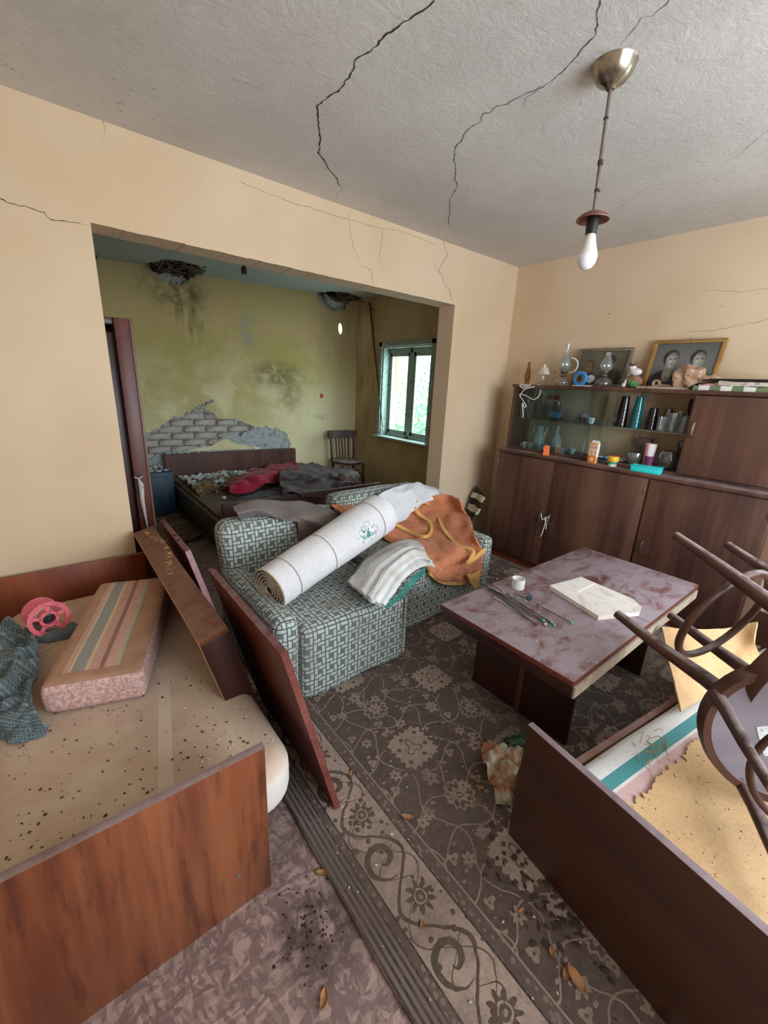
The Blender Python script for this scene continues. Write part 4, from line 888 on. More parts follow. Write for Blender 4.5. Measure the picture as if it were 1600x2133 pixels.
# ------------------------------------------------ display cabinet along the right wall
CY = -.33
t = thing('sideboard', 'long dark walnut lower cabinet against the right wall', 'sideboard', (-.21, -1.245, 0))
def Lc(mb, c=(-.21, -1.245, 0)): mb.v = [(a-c[0], b-c[1], z-c[2]) for a, b, z in mb.v]; return mb
part('carcass', Lc(MB().b2((-.40, -2.165, .07), (-.02, -.335, .952), .003)), M_cab, t)
part('plinth', Lc(MB().b2((-.385, -2.15, 0), (-.03, -.35, .07))), wood('plinth_wood', (96, 44, 28), (128, 68, 40), 'y', .3), t)
part('countertop', Lc(MB().b2((-.435, -2.175, .953), (-.01, -.325, .976), .003)), M_cab, t)
def handle(parent, x, y, z, m=M_chrome):
    mb = MB().tube([(x, y, z+.045), (x-.022, y, z+.038), (x-.026, y+.002, z), (x-.022, y, z-.038), (x, y, z-.045)], [.005, .006, .007, .006, .005], 8)
    part('handle', mb, m, parent, label='pale metal handle')
for k, (a, b) in enumerate(((-.867, -.345), (-1.525, -.872), (-2.155, -1.54))):
    d = part('door', Lc(MB().b2((-.42, a, .078), (-.40, b, .943), .003)), M_cab, t)
    yy = (a+.035) if k == 0 else (b-.035 if k == 1 else b-.045)
    handle(d, -.42+.21, yy+1.245, .49)
    part('hinge', MB().b2((-.424+.21, (b if k == 0 else a)+1.245-(.012 if k == 0 else -.002), .84), (-.416+.21, (b if k == 0 else a)+1.245+(0 if k == 0 else .010), .885), .001), M_chrome, d)
t = thing('door_tie', 'pale twisted wire tying the two left sideboard doors together', 'wire', (-.45, -.87, .36))
mb = MB().tube(path([(0, .03, .16), (-.005, .01, .12), (0, -.01, .14), (-.005, -.02, .11), (-.004, -.006, .0), (-.006, .004, -.02)], 30), .0032, 6).tube(path([(0, -.045, .15), (-.006, -.02, .15), (-.004, -.01, .13), (-.005, -.03, .09), (0, -.03, .05)], 24), .003, 6)
part('wire', mb, M_whiteplastic, t)

t = thing('display_cabinet', 'glass fronted dark walnut upper cabinet standing on the long sideboard', 'cabinet', (-.16, -1.24, .976))
def Lu(mb, c=(-.16, -1.24, .976)): mb.v = [(a-c[0], b-c[1], z-c[2]) for a, b, z in mb.v]; return mb
part('top_board', Lu(MB().b2((-.31, -2.17, 1.482), (-.01, -.315, 1.507), .002)), M_cab, t)
part('base_board', Lu(MB().b2((-.30, -2.16, .976), (-.01, -.32, .99), .002)), M_cab, t)
part('side_panel', Lu(MB().b2((-.30, -.345, .985), (-.01, -.325, 1.485), .002)), M_cab, t)
part('side_panel', Lu(MB().b2((-.30, -2.165, .985), (-.01, -2.145, 1.485), .002)), M_cab, t)
part('partition', Lu(MB().b2((-.298, -1.645, .985), (-.01, -1.628, 1.485), .002)), M_cab, t)
part('back_stile', Lu(MB().b2((-.03, -1.27, .985), (-.012, -1.23, 1.485), .002)), M_raw, t)
part('back_panel', Lu(MB().b2((-.02, -1.25, .985), (-.012, -.34, 1.485))), wood('faded_back_board', (190, 170, 140), (206, 186, 152), 'z', .2, .6), t)
part('shelf', Lu(MB().b2((-.27, -1.626, 1.232), (-.02, -.346, 1.24))), M_glass, t, label='glass shelf')
part('glass_pane', Lu(MB().b2((-.296, -1.03, .99), (-.292, -.346, 1.482))), M_sheetglass, t)
part('glass_pane', Lu(MB().b2((-.286, -1.165, .99), (-.282, -.50, 1.482))), M_sheetglass, t)
d = part('door', Lu(MB().b2((-.318, -2.155, .995), (-.300, -1.638, 1.476), .003)), M_cabtop, t); handle(d, -.318+.16, -1.675+1.24, 1.277-.976)

# things on top of the display cabinet
ZT = 1.507
def at_(mb, M): mb.v = [tuple(M @ Vector(v)) for v in mb.v]; return mb
t = thing('amber_bottle', 'small amber glass lantern bottle at the left end of the cabinet top', 'bottle', (-.14, -.335, ZT))
part('bottle', MB().lathe([(.024, 0), (.026, .012), (.018, .03), (.024, .045), (.027, .07), (.020, .11), (.011, .15), (.010, .172), (.013, .18), (.010, .183)], 8), M_amber, t, smooth=False)
t = thing('glass_night_lamp', 'small frosted glass lamp with a cream shade beside the amber bottle', 'lamp', (-.15, -.49, ZT))
part('foot', MB().lathe([(.040, 0), (.042, .01), (.02, .03), (.014, .05), (.02, .08), (.012, .1)], 20), M_glass, t)
part('lamp_shade', MB().lathe([(.052, .085), (.032, .14), (.03, .14), (.05, .085)], 24), plain('frosted_shade', (206, 192, 172), .5), t)
part('finial', MB().lathe([(.006, .138), (.010, .15), (.008, .162), (0, .166)], 10), M_whiteplastic, t)
def oil_lamp(x, y, label, big, handle_=False):
    t = thing('oil_lamp', label, 'oil lamp', (x, y, ZT), 0)
    s = 1.0
    part('oil_font', MB().lathe([(.0, .0), (.05, .0), (.058, .012), (.060, .03), (.05, .052), (.028, .066), (.018, .072)], 24), M_smokec if not handle_ else M_glass, t)
    part('burner', MB().lathe([(.016, .07), (.022, .078), (.015, .09), (.024, .1), (.026, .112), (.012, .125)], 20), M_metal, t)
    if big: pr = [(.022, .11), (.045, .135), (.052, .165), (.042, .195), (.024, .23), (.018, .27), (.022, .315)]
    else: pr = [(.020, .105), (.040, .125), (.046, .15), (.036, .18), (.020, .21), (.018, .24)]
    part('chimney', MB().lathe(pr+[(r-.0018, z) for r, z in pr[::-1]], 24), M_glass, t)
    if handle_:
        a = [(0, -.045+.062*math.sin(q)*-1, .155+.055*math.cos(q)) for q in [x_*PI/10 for x_ in range(0, 11)]]
        part('handle', MB().tube(a, .006, 8), M_whiteplastic, t, label='white plastic handle')
oil_lamp(-.15, -.665, 'tall clear oil lamp with white curved handle, left of the first portrait', True, True)
oil_lamp(-.20, -1.015, 'shorter oil lamp with smoky base standing before the first portrait', False)
# portraits
def f_port1(N):
    o = N.obj(); _, y, z = N.sep(o); u = y*-1
    col = N.mix(N.noise(o, 8, 3).smooth(.3, .7), (104, 100, 84), (78, 74, 62))
    col = N.mix(N.ell(u, z, -.09, .025, .09, .085, .2), col, (52, 48, 40)); col = N.mix(N.ell(u, z, .08, .04, .1, .1, .2), col, (50, 38, 30))
    col = N.mix(N.ell(u, z, -.088, .155, .034, .046), col, (66, 54, 40)); col = N.mix(N.ell(u, z, -.092, .148, .029, .042), col, (126, 104, 74))
    col = N.mix(N.ell(u, z, .058, .165, .030, .042), col, (122, 88, 70)); col = N.mix(N.ell(u, z, .06, .205, .038, .034), col, (58, 54, 46))
    for q in (-.102, -.082, .046, .068): col = N.mix(N.ell(u, z, q, .155 if q < 0 else .17, .006, .003, .6), col, (50, 38, 28))
    col = N.mix(N.ell(u, z, -.092, .124, .011, .003, .6), col, (80, 54, 40)); col = N.mix(N.ell(u, z, .057, .142, .010, .003, .6), col, (80, 50, 40))
    return dict(color=col, rough=.18)
def f_port2(N):
    o = N.obj(); _, y, z = N.sep(o); u = y*-1
    col = N.mix(N.ell(u, z, 0, .16, .3, .14, .9), (70, 70, 70), (112, 110, 106))
    col = N.mix(N.ell(u, z, -.09, .03, .105, .10, .12).mx(N.ell(u, z, .09, .02, .11, .10, .15)), col, (30, 29, 30))
    col = N.mix(N.ell(u, z, -.078, .105, .026, .05, .2), col, (150, 146, 136))
    for cx, cz, s in ((-.07, .198, 1.0), (.085, .198, .95)):
        n_ = N.noise(o, 38, 4, .6)
        col = N.mix(N.ell(u, z, cx-.008, cz+.014, .046*s, .054*s, .12), col, (44, 42, 41))
        col = N.mix(N.ell(u, z, cx-.004, cz-.048, .024*s, .03, .3), col, (132, 128, 120))
        skin = N.mix(((u-cx)/.036).smooth(-.2, 1.1), (184, 180, 170), (122, 118, 110)); skin = N.mix(n_.smooth(.45, .65)*.35, skin, (112, 108, 100))
        col = N.mix(N.ell(u, z, cx+.002, cz-.004, .034*s, .050*s, .22), col, skin)
        col = N.mix(N.ell(u, z, cx+.002, cz+.040, .036*s, .018*s, .3)*.5, col, (70, 66, 64))
        for e in (-.010, .018):
            col = N.mix(N.ell(u, z, cx+e, cz+.006, .0105, .0065, .8)*.8, col, (62, 58, 56)); col = N.mix(N.ell(u, z, cx+e, cz+.016, .012, .0026, .7)*.6, col, (80, 76, 72))
        col = N.mix(N.ell(u, z, cx+.006, cz-.008, .0035, .014, .7)*.45, col, (92, 88, 82)); col = N.mix(N.ell(u, z, cx+.005, cz-.020, .007, .003, .7)*.7, col, (74, 70, 66))
        col = N.mix(N.ell(u, z, cx+.004, cz-.030, .013, .0028, .7)*.8, col, (78, 72, 68)); col = N.mix(N.ell(u, z, cx-.024, cz-.016, .008, .022, .9)*.5, col, (104, 100, 92))
    col = N.mix(N.ell(u, z, -.075, .075, .014, .012, .4)*.6, col, (60, 56, 54))
    return dict(color=col, rough=.18)
def portrait(name, label, y0, y1, z1, xb, xt, mframe, mpic, bw):
    W_ = abs(y1-y0); Hh = z1-ZT; lean = math.atan2(xt-xb, Hh)
    M = Matrix.Translation((xb, (y0+y1)/2, ZT)) @ Matrix.Rotation(lean, 4, 'Y')
    t = thing(name, label, 'picture', M=M)
    Hh = Hh/math.cos(lean)
    mb = MB(); 
    mb.b2((-.008, -W_/2, 0), (.012, W_/2, bw), .003).b2((-.008, -W_/2, Hh-bw), (.012, W_/2, Hh), .003).b2((-.008, -W_/2, bw*.9), (.012, -W_/2+bw, Hh-bw*.9), .003).b2((-.008, W_/2-bw, bw*.9), (.012, W_/2, Hh-bw*.9), .003)
    f = part('frame', mb, mframe, t)
    part('inner_slip', MB().b2((-.010, -W_/2+bw*.25, bw*.3), (-.0075, W_/2-bw*.25, bw*.5)), M_metal, f); part('inner_slip', MB().b2((-.010, -W_/2+bw*.25, Hh-bw*.5), (-.0075, W_/2-bw*.25, Hh-bw*.3)), M_metal, f)
    part('photograph', MB().b2((.0, -W_/2+bw*.8, bw*.8), (.006, W_/2-bw*.8, Hh-bw*.8)), mpic, t)
    part('hanger', MB().tube([(0, -.006, Hh), (0, 0, Hh+.008), (0, .006, Hh)], .002, 6), M_rust, t)
portrait('framed_portrait', 'faded framed portrait of two people behind the oil lamp', -.715, -1.12, 1.79, -.12, -.045, wood('silvered_frame', (112, 100, 82), (136, 124, 104), 'y', .3), mat('faded_portrait', f_port1), .022)
portrait('framed_portrait', 'gold framed black and white portrait of two people in dark clothes', -1.24, -1.655, 1.83, -.10, -.03, wood('gilded_frame', (150, 108, 54), (176, 134, 72), 'y', .3), mat('grey_portrait', f_port2), .024)
# blue fabric camera-like ornament
t = thing('blue_ornament', 'blue ring shaped fabric ornament leaning at the foot of the first portrait', 'ornament', (-.2, -.835, ZT))
ring = [(0, .042*math.cos(a), .055+.042*math.sin(a)) for a in [k*2*PI/24 for k in range(24)]]
part('ring', MB().tube(ring, .016, 10, closed=True), plain('blue_satin', (58, 132, 200), .4), t)
part('inner_ring', MB().tube([(-.012, p[1]*.62, .055+(p[2]-.055)*.62) for p in ring], .005, 8, closed=True), M_metal, t)
part('wing', MB().lathe([(0, 0), (.03, .004), (.032, .02), (.026, .03), (0, .03)], 8, M=Matrix.Translation((.0, -.075, .055)) @ Matrix.Rotation(PI/2, 4, 'Y')), plain('pale_blue_glass', (170, 190, 200), .3), t)
solo('white_tray', MB().b2((-.25, -.94, ZT), (-.17, -.81, ZT+.008), .003), M_whiteplastic, 'small flat white tray under the blue ornament', 'tray')
# cat figurine on a flower basket
def blob(c, r, sub=2, amp=0, seed=0, fr=12):
    bm = bmesh.new(); bmesh.ops.create_icosphere(bm, subdivisions=sub, radius=1)
    for v in bm.verts:
        v.co = Vector((v.co.x*r[0], v.co.y*r[1], v.co.z*r[2]))*(1+amp*noise.noise(v.co*fr*.2+Vector((seed, 0, 0))))+Vector(c)
    return bm
t = thing('cat_figurine', 'china kitten figurine sitting on a basket of flowers between the portraits', 'figurine', (-.16, -1.20, ZT))
m = MB().bm(blob((0, 0, .045), (.04, .058, .045), 3, .25, 1)); part('basket', m, plain('painted_basket', (150, 108, 88), .5, gs=50), t)
part('flowers', MB().bm(blob((-.03, -.02, .028), (.018, .026, .024), 3, .8, 2, 30)).bm(blob((-.03, .01, .05), (.014, .016, .014), 2, .5, 3, 30)), plain('green_flowers', (66, 150, 70), .5, gs=70), t)
part('gosling', MB().bm(blob((-.03, .045, .02), (.012, .016, .016), 2)).tube([(-.03, .04, .03), (-.032, .036, .05), (-.03, .032, .06)], [.008, .006, .007], 8), M_whiteplastic, t)
m = MB().bm(blob((0, -.005, .11), (.03, .042, .026), 3)).bm(blob((-.012, .018, .142), (.024, .026, .022), 3))
m.tube([(-.01, .035, .155), (-.01, .04, .184)], [.010, .001], 6).tube([(-.01, .003, .155), (-.01, -.006, .182)], [.010, .001], 6)
part('kitten', m, mat('kitten_paint', lambda N: dict(color=N.mix(N.sep(N.obj())[2].gt(.148)*1.0, (222, 212, 212), (90, 66, 60)), rough=.3)), t)
part('eyes', MB().bm(blob((-.035, .027, .146), (.003, .004, .004), 1)).bm(blob((-.035, .010, .146), (.003, .004, .004), 1)), M_black_p, t)
solo('wooden_plank', MB().b2((-.22, -1.56, ZT), (-.14, -1.25, ZT+.016), .003), plain('pale_plank', (190, 172, 152), .7), 'pale narrow plank lying in front of the gold framed portrait', 'plank')
t = thing('paper_roll', 'small brown tape roll on the pale plank before the gold frame', 'roll', (-.18, -1.36, ZT+.016+.022))
part('tape_ring', MB().lathe([(.012, -.012), (.024, -.014), (.024, .014), (.012, .012), (.012, -.012)], 20, M=Matrix.Rotation(PI/2, 4, 'Y')), plain('tape_brown', (170, 142, 116), .5), t)
part('tape_end', MB().tube([(0, -.02, -.01), (0, -.06, -.012), (-.01, -.09, -.014)], .005, 6), plain('tape_brown', (170, 142, 116), .5), t)
t = thing('plastic_bag', 'crumpled peach coloured plastic bag in front of the gold framed portrait', 'bag', (-.17, -1.53, ZT+.002))
bm = blob((0, 0, .075), (.055, .085, .072), 4, .0)
for v in bm.verts: v.co += Vector(v.co-Vector((0, 0, .075))).normalized()*(.03*noise.noise(v.co*22)+.012*noise.noise(v.co*70))
part('bag_body', MB().bm(bm), mat('thin_peach_plastic', lambda N: dict(color=(206, 168, 140), rough=.35, trans=.3, bump=N.noise(N.obj(), 60, 4), bs=.6)), t)
bm = blob((.0, -.11, .065), (.035, .07, .03), 4)
for v in bm.verts: v.co += Vector((0, 0, 1))*(.02*noise.noise(v.co*30))
part('bag_neck', MB().bm(bm), MATS['thin_peach_plastic'], t)
# stack of papers and cloths at the right end
M_gc = mat('green_checked_cloth', lambda N: dict(color=N.mix(((N.sep(N.obj())[1]*1).mod(.11)).lt(.055), (222, 220, 212), (112, 128, 88)), rough=.9, bump=N.noise(N.obj(), 90, 3)))
zz = ZT
for nm, lab, cat, y0, y1, x0, x1, h, m in (('checked_tablecloth', 'green and white checked cloth folded at the bottom of the stack on cabinet top', 'cloth', -1.60, -2.1, -.27, -.06, .028, M_gc),
    ('pink_cloth', 'pink folded cloth in the stack on cabinet top', 'cloth', -1.62, -1.78, -.25, -.08, .012, plain('pink_cotton', (206, 140, 146), .9)),
    ('grey_papers', 'curled cream papers in the stack on cabinet top', 'paper', -1.72, -2.08, -.26, -.08, .022, plain('cream_paper', (200, 190, 176), .8)),
    ('black_folder', 'flat black folder lying on top of the stack', 'folder', -1.63, -2.02, -.24, -.08, .010, M_black_p),
    ('black_folder', 'thin upper black folder resting askew over the other folder', 'folder', -1.66, -2.0, -.22, -.07, .006, M_black_p)):
    G = patch([[(x0, y0-.0, zz), (x0, (y0+y1)/2, zz), (x0, y1, zz)], [(x1, y0, zz), (x1, (y0+y1)/2, zz+.002), (x1, y1, zz)]], 12, 26, .006 if 'folder' not in nm else .0, 16, seed=h*900)
    mb = MB().sheet(G+np.array([0, 0, h/2]), h); solo(nm, mb, m, lab, cat); zz += h if nm != 'pink_cloth' else .006
# doily and cable hanging over the edge
G = []
for i in range(8):
    rr = .055*(i+.3)/7.3; G.append([(-.245-.06+rr*math.sin(a)*.9 if True else 0, -.44+rr*math.cos(a)*1.1, ZT+.003) for a in [k*2*PI/36 for k in range(37)]])
G = np.array(G); 
for i in range(8):
    for k in range(37):
        if G[i, k, 0] < -.312: G[i, k, 2] -= (-.312-G[i, k, 0])*1.0+.0; G[i, k, 0] = -.314
solo('lace_doily', MB().sheet(G, .002), plain('grey_lace', (196, 184, 186), .9, gs=120, grime=.3), 'round grey lace doily hanging over the top left edge of the cabinet', 'doily')
solo('white_cable', MB().tube(path([Vector(p) for p in D['cable']], 110), .0035, 7), M_whiteplastic, 'tangled thin white cable hanging over the top left corner of the cabinet', 'cable')

# ---- glass and china inside
def glass(name, label, cat, x, y, z, prof, m, group=None, n=18, parts=None):
    o = solo(name, MB().lathe(prof, n), m, label, cat, loc=(x, y, z), group=group); return o
ZS, ZB = 1.24, .99
tum = [(.0, .002), (.024, .0), (.026, .004), (.030, .115), (.028, .115), (.024, .006), (.0, .006)]
i = 0
for (x, y) in ((-.22, -.39), (-.17, -.40), (-.20, -.46), (-.15, -.47), (-.21, -.55), (-.14, -.56), (-.2, -.62), (-.13, -.645), (-.19, -.685)):
    s = (1.0, 1.3, 1.05, 1.35, 1.45, 1.0, 1.1, 1.2, .95)[i]
    glass('drinking_glass', ['leftmost clear tumbler in the front row on the glass shelf', 'clear tumbler just behind the leftmost one on the glass shelf', 'second clear tumbler of the front row on the glass shelf', 'tall clear tumbler behind the second front tumbler', 'tallest clear tumbler of the front row, before the red flower', 'clear tumbler behind the tallest front tumbler', 'clear tumbler left of the blue jug, front row', 'clear tumbler behind the blue jug', 'short clear tumbler closest to the blue jug'][i], 'glass', x, y, ZS, [(r*.92, z*s) for r, z in tum], M_glass, group='clear glasses at the left of the glass shelf'); i += 1
t = thing('artificial_flower', 'red artificial flower behind the glasses on the upper shelf', 'flower', (-.12, -.60, ZS))
part('stem', MB().tube([(0, 0, 0), (.0, .0, .15)], .003, 6), M_green, t)
m = MB()
for k in range(9): m.bm(blob((.02*math.cos(k*.7), .034*math.sin(k*.7), .165+.008*(k % 3)), (.015, .018, .012), 2, .3, k))
part('petals', m, plain('red_petal', (176, 44, 56), .7), t)
t = thing('blue_toy_tank', 'small blue plastic jug with a brown cap on the upper shelf', 'jug', (-.20, -.675, ZS))
part('body', MB().box((0, .0, .042), (.05, .10, .05), .012, 3, M=Matrix.Rotation(.16, 4, 'X')), plain('sky_blue_plastic', (92, 160, 206), .4), t)
part('cap', MB().lathe([(.016, 0), (.018, .012), (.012, .03)], 14, (0, -.06, .0)), plain('brown_cap', (80, 52, 46), .5), t)
def card(name, label, y, w_, h, lean=.25, base=(150, 160, 164), fig=True, x=-.14):
    def f(N):
        o = N.obj(); _, b, z = N.sep(o); c = N.mix(N.noise(o, 26, 4).smooth(.4, .6), base, tuple(v*.6 for v in base))
        if fig:
            c = N.mix(N.ell(b, z, -.012, h*.25, .014, h*.42, .1), c, (40, 48, 66)); c = N.mix(N.ell(b, z, -.012, h*.55, .009, .013, .1), c, (214, 190, 176))
        return dict(color=c, rough=.4)
    M = Matrix.Translation((x, y, ZS)) @ Matrix.Rotation(lean, 4, 'Y')
    o = solo(name, MB().b2((0, -w_/2, 0), (.002, w_/2, h)), mat(label, f), label, 'picture card', loc=(0, 0, 0)); o.matrix_world = M
card('picture_card', 'bluish picture card leaning left of the white egg cups', -.855, .075, .085)
card('picture_card', 'narrow picture card with a small figure beside the bluish card', -.905, .04, .07, base=(170, 178, 186), x=-.17)
card('photo_card', 'small black and white photo card left of the tall black tumblers', -1.115, .05, .06, base=(190, 186, 176))
cupp = [(0, .003), (.016, 0), (.024, .012), (.027, .045), (.025, .045), (.021, .014), (0, .008)]
for k, (y, lab) in enumerate(((-.955, 'white egg cup left of its twin on the glass shelf'), (-.985, 'white egg cup right of its twin on the glass shelf'))): glass('egg_cup', lab, 'cup', -.19-.03*k, y, ZS, cupp, M_porc)
glass('small_glass_dish', 'tiny clear glass dish between the egg cups and photo card', 'dish', -.16, -1.05, ZS, [(0, .002), (.02, .0), (.034, .03), (.032, .03), (.018, .005), (0, .005)], M_glass)
def stack_tumblers(name, label, x, y, n, m, r=.03, h=.085, off=.026, flip=True):
    t = thing(name, label, 'tumbler stack', (x, y, ZS))
    pr = [(r*1.1, 0), (r*1.12, .004), (r*.8, h), (r*.72, h+.002), (0, h+.002)]
    me = mesh_from(MB().lathe(pr, 22), m)
    for k in range(n):
        o = part('tumbler', me, None, t); o.location = (0, 0, off*k); s = 1-.03*k; o.scale = (s, s, 1)
stack_tumblers('tumbler_stack', 'tallest stack of black glass tumblers, leftmost of the dark stacks', -.19, -1.19, 5, M_smoke, .034, .095, .029)
stack_tumblers('tumbler_stack', 'tall stack of teal green glass tumblers next to the black stack', -.19, -1.285, 5, M_teal, .032, .095, .029)
stack_tumblers('tumbler_stack', 'shorter stack of dark brown glass tumblers right of the teal stack', -.19, -1.385, 3, M_smoke, .034, .09, .026)
stack_tumblers('tumbler_stack', 'stack of grey smoked glass tumblers right of the brown stack', -.13, -1.455, 3, M_smokec, .031, .09, .028)
for k, (x, y, s) in enumerate(((-.22, -1.46, .8), (-.21, -1.52, 1.05), (-.14, -1.53, 1.15), (-.2, -1.58, .9))):
    glass('drinking_glass', ['small clear tumbler before the grey smoked stack', 'middle clear tumbler at the right end of the shelf', 'tall clear tumbler at the back right of the shelf', 'rightmost clear tumbler against the cabinet partition'][k], 'glass', x, y, ZS, [(r, z*s) for r, z in tum], M_glass, group='clear glasses at the right of the glass shelf')
glass('wine_goblet', 'dark ruby glass goblet at the right end of the glass shelf', 'goblet', -.12, -1.59, ZS, [(0, 0), (.03, .002), (.03, .006), (.005, .012), (.005, .09), (.02, .11), (.034, .14), (.036, .18), (.03, .215), (.028, .215), (.033, .18), (.03, .14), (0, .115)], M_redgl)
t = thing('coffee_jug', 'pale porcelain coffee jug with a curved handle in the lower left of cabinet', 'jug', (-.20, -.57, ZB))
part('jug_body', MB().lathe([(0, 0), (.03, 0), (.04, .01), (.046, .06), (.042, .10), (.026, .14), (.022, .165), (.030, .19), (.027, .19), (.018, .165), (0, .15)], 24), M_porc, t)
part('handle', MB().tube(path([(0, .022, .18), (0, .055, .175), (0, .062, .14), (0, .04, .11)], 16), .006, 8), M_porc, t)
part('spout', MB().tube([(0, -.036, .10), (0, -.05, .15), (0, -.06, .185)], [.014, .009, .006], 8), M_porc, t)
glass('porcelain_bottle', 'pale porcelain bottle with narrow neck right of the coffee jug', 'bottle', -.18, -.71, ZB, [(0, 0), (.034, 0), (.042, .01), (.044, .08), (.038, .10), (.016, .135), (.011, .16), (.012, .205), (.015, .21), (0, .21)], M_porc)
def small_cup(x, y, rz=0, lab=''):
    t = thing('coffee_cup', 'small pale porcelain coffee cup '+lab, 'cup', (x, y, ZB), rz, 'small coffee cups around the jug')
    part('cup', MB().lathe(cupp, 18), M_porc, t); part('handle', MB().tube([(.024, 0, .036), (.038, 0, .034), (.038, 0, .016), (.022, 0, .014)], .003, 6), M_porc, t)
for (x, y, r, l_) in ((-.24, -.475, 2, 'leftmost in the cabinet'), (-.25, -.53, 1, 'second from the left, before the coffee jug'), (-.255, -.62, -1, 'in front between jug and bottle, left one'), (-.255, -.68, 3, 'in front of the porcelain bottle'), (-.23, -.76, 0, 'just right of the porcelain bottle'), (-.25, -.815, 1, 'frontmost of those right of the porcelain bottle'), (-.19, -.64, 0, 'behind, between the coffee jug and the bottle'), (-.18, -.86, 2, 'rightmost of all, standing further back')): small_cup(x, y, r, l_)
glass('blue_saucer', 'blue patterned saucer behind the orange juice carton', 'saucer', -.2, -1.13, ZB, [(0, .002), (.03, 0), (.058, .018), (.056, .019), (.03, .004), (0, .005)], mat('blue_saucer_glaze', lambda N: dict(color=N.mix(N.noise(N.obj(), 22, 2).smooth(.48, .52), (40, 130, 190), (200, 220, 230)), rough=.2)))
glass('white_plate', 'white plate behind the yellow lidded jar', 'plate', -.17, -1.22, ZB, [(0, .002), (.04, 0), (.07, .016), (.068, .018), (.04, .005), (0, .005)], M_porc)
glass('cut_glass_bowl', 'grey cut glass bowl low in the middle of the cabinet', 'bowl', -.2, -1.335, ZB, [(0, 0), (.035, 0), (.055, .02), (.06, .06), (.055, .085), (.05, .085), (.054, .06), (.05, .024), (0, .01)], M_greyglass)
glass('footed_glass_vase', 'grey cut glass vase standing behind the cut glass bowl', 'vase', -.09, -1.36, ZB, [(0, 0), (.035, 0), (.02, .02), (.025, .06), (.05, .14), (.045, .14), (.02, .07), (0, .05)], M_greyglass)
glass('glass_bowl', 'round clear glass bowl low at the right end of the cabinet', 'bowl', -.2, -1.545, ZB, [(0, 0), (.035, 0), (.06, .02), (.072, .06), (.06, .11), (.05, .125), (.047, .123), (.056, .108), (.068, .06), (.056, .024), (0, .008)], M_smokec)
glass('tall_glass_vase', 'tall smoky glass vase behind the round glass bowl', 'vase', -.09, -1.575, ZB, [(0, 0), (.03, 0), (.03, .02), (.022, .08), (.034, .185), (.03, .185), (.018, .08), (0, .03)], M_smokec)
t = thing('pink_cup', 'pink and white striped tall cup with purple base in the cabinet', 'cup', (-.225, -1.43, ZB))
part('cup', MB().lathe([(0, 0), (.026, 0), (.036, .16), (.034, .16), (.024, .004), (0, .004)], 24), mat('pink_striped_plastic', lambda N: dict(color=N.mix((N.sep(N.obj())[1]*70).sin().gt(0), (230, 216, 216), (214, 150, 158)), rough=.4)), t)
part('purple_glass', MB().lathe([(0, 0), (.03, .0), (.024, .03), (.03, .08), (.028, .08), (.02, .03), (0, .01)], 18, (-.035, -.02, 0)), mat('purple_glass', lambda N: dict(color=(150, 70, 130), rough=.1, trans=.5)), t)
solo('brown_box', MB().box((0, 0, .09), (.05, .085, .18), .004), plain('grey_brown_card', (120, 104, 92), .8), 'grey brown box standing behind the cut glass bowl', 'box', loc=(-.07, -1.33, ZB))
# ---- on the ledge of the sideboard
ZL = .9765
t = thing('orange_cup', 'small square orange plastic cup on the left of the sideboard ledge', 'cup', (-.365, -.75, ZL), .5)
o_ = MB(); A_ = [(-.024, -.024), (.024, -.024), (.024, .024), (-.024, .024)]
o_.add([(a*1.0, b*1.0, 0) for a, b in A_]+[(a*.78, b*.78, .075) for a, b in A_]+[(a*.68, b*.68, .075) for a, b in A_]+[(a*.68, b*.68, .06) for a, b in A_],
       [(3, 2, 1, 0)]+[(i, (i+1) % 4, 4+(i+1) % 4, 4+i) for i in range(4)]+[(4+i, 4+(i+1) % 4, 8+(i+1) % 4, 8+i) for i in range(4)]+[(8+i, 8+(i+1) % 4, 12+(i+1) % 4, 12+i) for i in range(4)]+[(12, 13, 14, 15)])
part('cup', o_, M_orangep, t, smooth=False)
def f_carton(N):
    o = N.obj(); x, y, z = N.sep(o); nx, ny, _ = N.sep(N.nrm())
    side = ny.lt(-.5)
    c = N.mix(z.lt(.055), (206, 176, 150), (206, 104, 40))
    c = N.mix(N.ell(y, z, .0, .028, .015, .018), c, (222, 180, 130))
    c = N.mix(z.gt(.132), c, (196, 140, 84)); c = N.mix(z.gt(.062)*z.lt(.092)*((y*260).sin().gt(.2)), c, (186, 146, 96))
    w_ = N.mix(z.lt(.045), (246, 246, 246), (250, 212, 120)); w_ = N.mix(z.gt(.022)*z.lt(.028), w_, (236, 110, 90)); w_ = N.mix(z.gt(.136), w_, (246, 226, 160))
    return dict(color=N.mix(side, c, w_), rough=.5)
t = thing('juice_carton', 'orange and white juice carton with red lettering on the sideboard ledge', 'carton', (-.365, -1.118, ZL), .12)
part('carton', MB().box((0, 0, .0725), (.048, .058, .145), .001), mat('printed_carton', f_carton), t)
part('gable', MB().prism([(-.024, .0), (.024, .0), (.0, .016)], -.02, .024, M=Matrix.Translation((0, 0, .145)) @ Matrix.Rotation(PI/2, 4, 'X')), M_whiteplastic, t)
def text(body, size, loc, rot, m, parent, name='lettering'):
    cu = bpy.data.curves.new(name, 'FONT'); cu.body = body; cu.size = size; cu.extrude = .0003; cu.align_x = 'CENTER'
    tmp = bpy.data.objects.new(name, cu); COL.objects.link(tmp); dg = bpy.context.evaluated_depsgraph_get(); dg.update()
    me = bpy.data.meshes.new_from_object(tmp.evaluated_get(dg)); bpy.data.objects.remove(tmp)
    me.materials.clear(); me.materials.append(m); o = bpy.data.objects.new(name, me); COL.objects.link(o); o.parent = parent; o.location = loc; o.rotation_euler = rot; return o
text('СТИВ', .022, (-.0246, 0, .105), (PI/2, 0, -PI/2), plain('red_print', (186, 50, 56), .5), t)
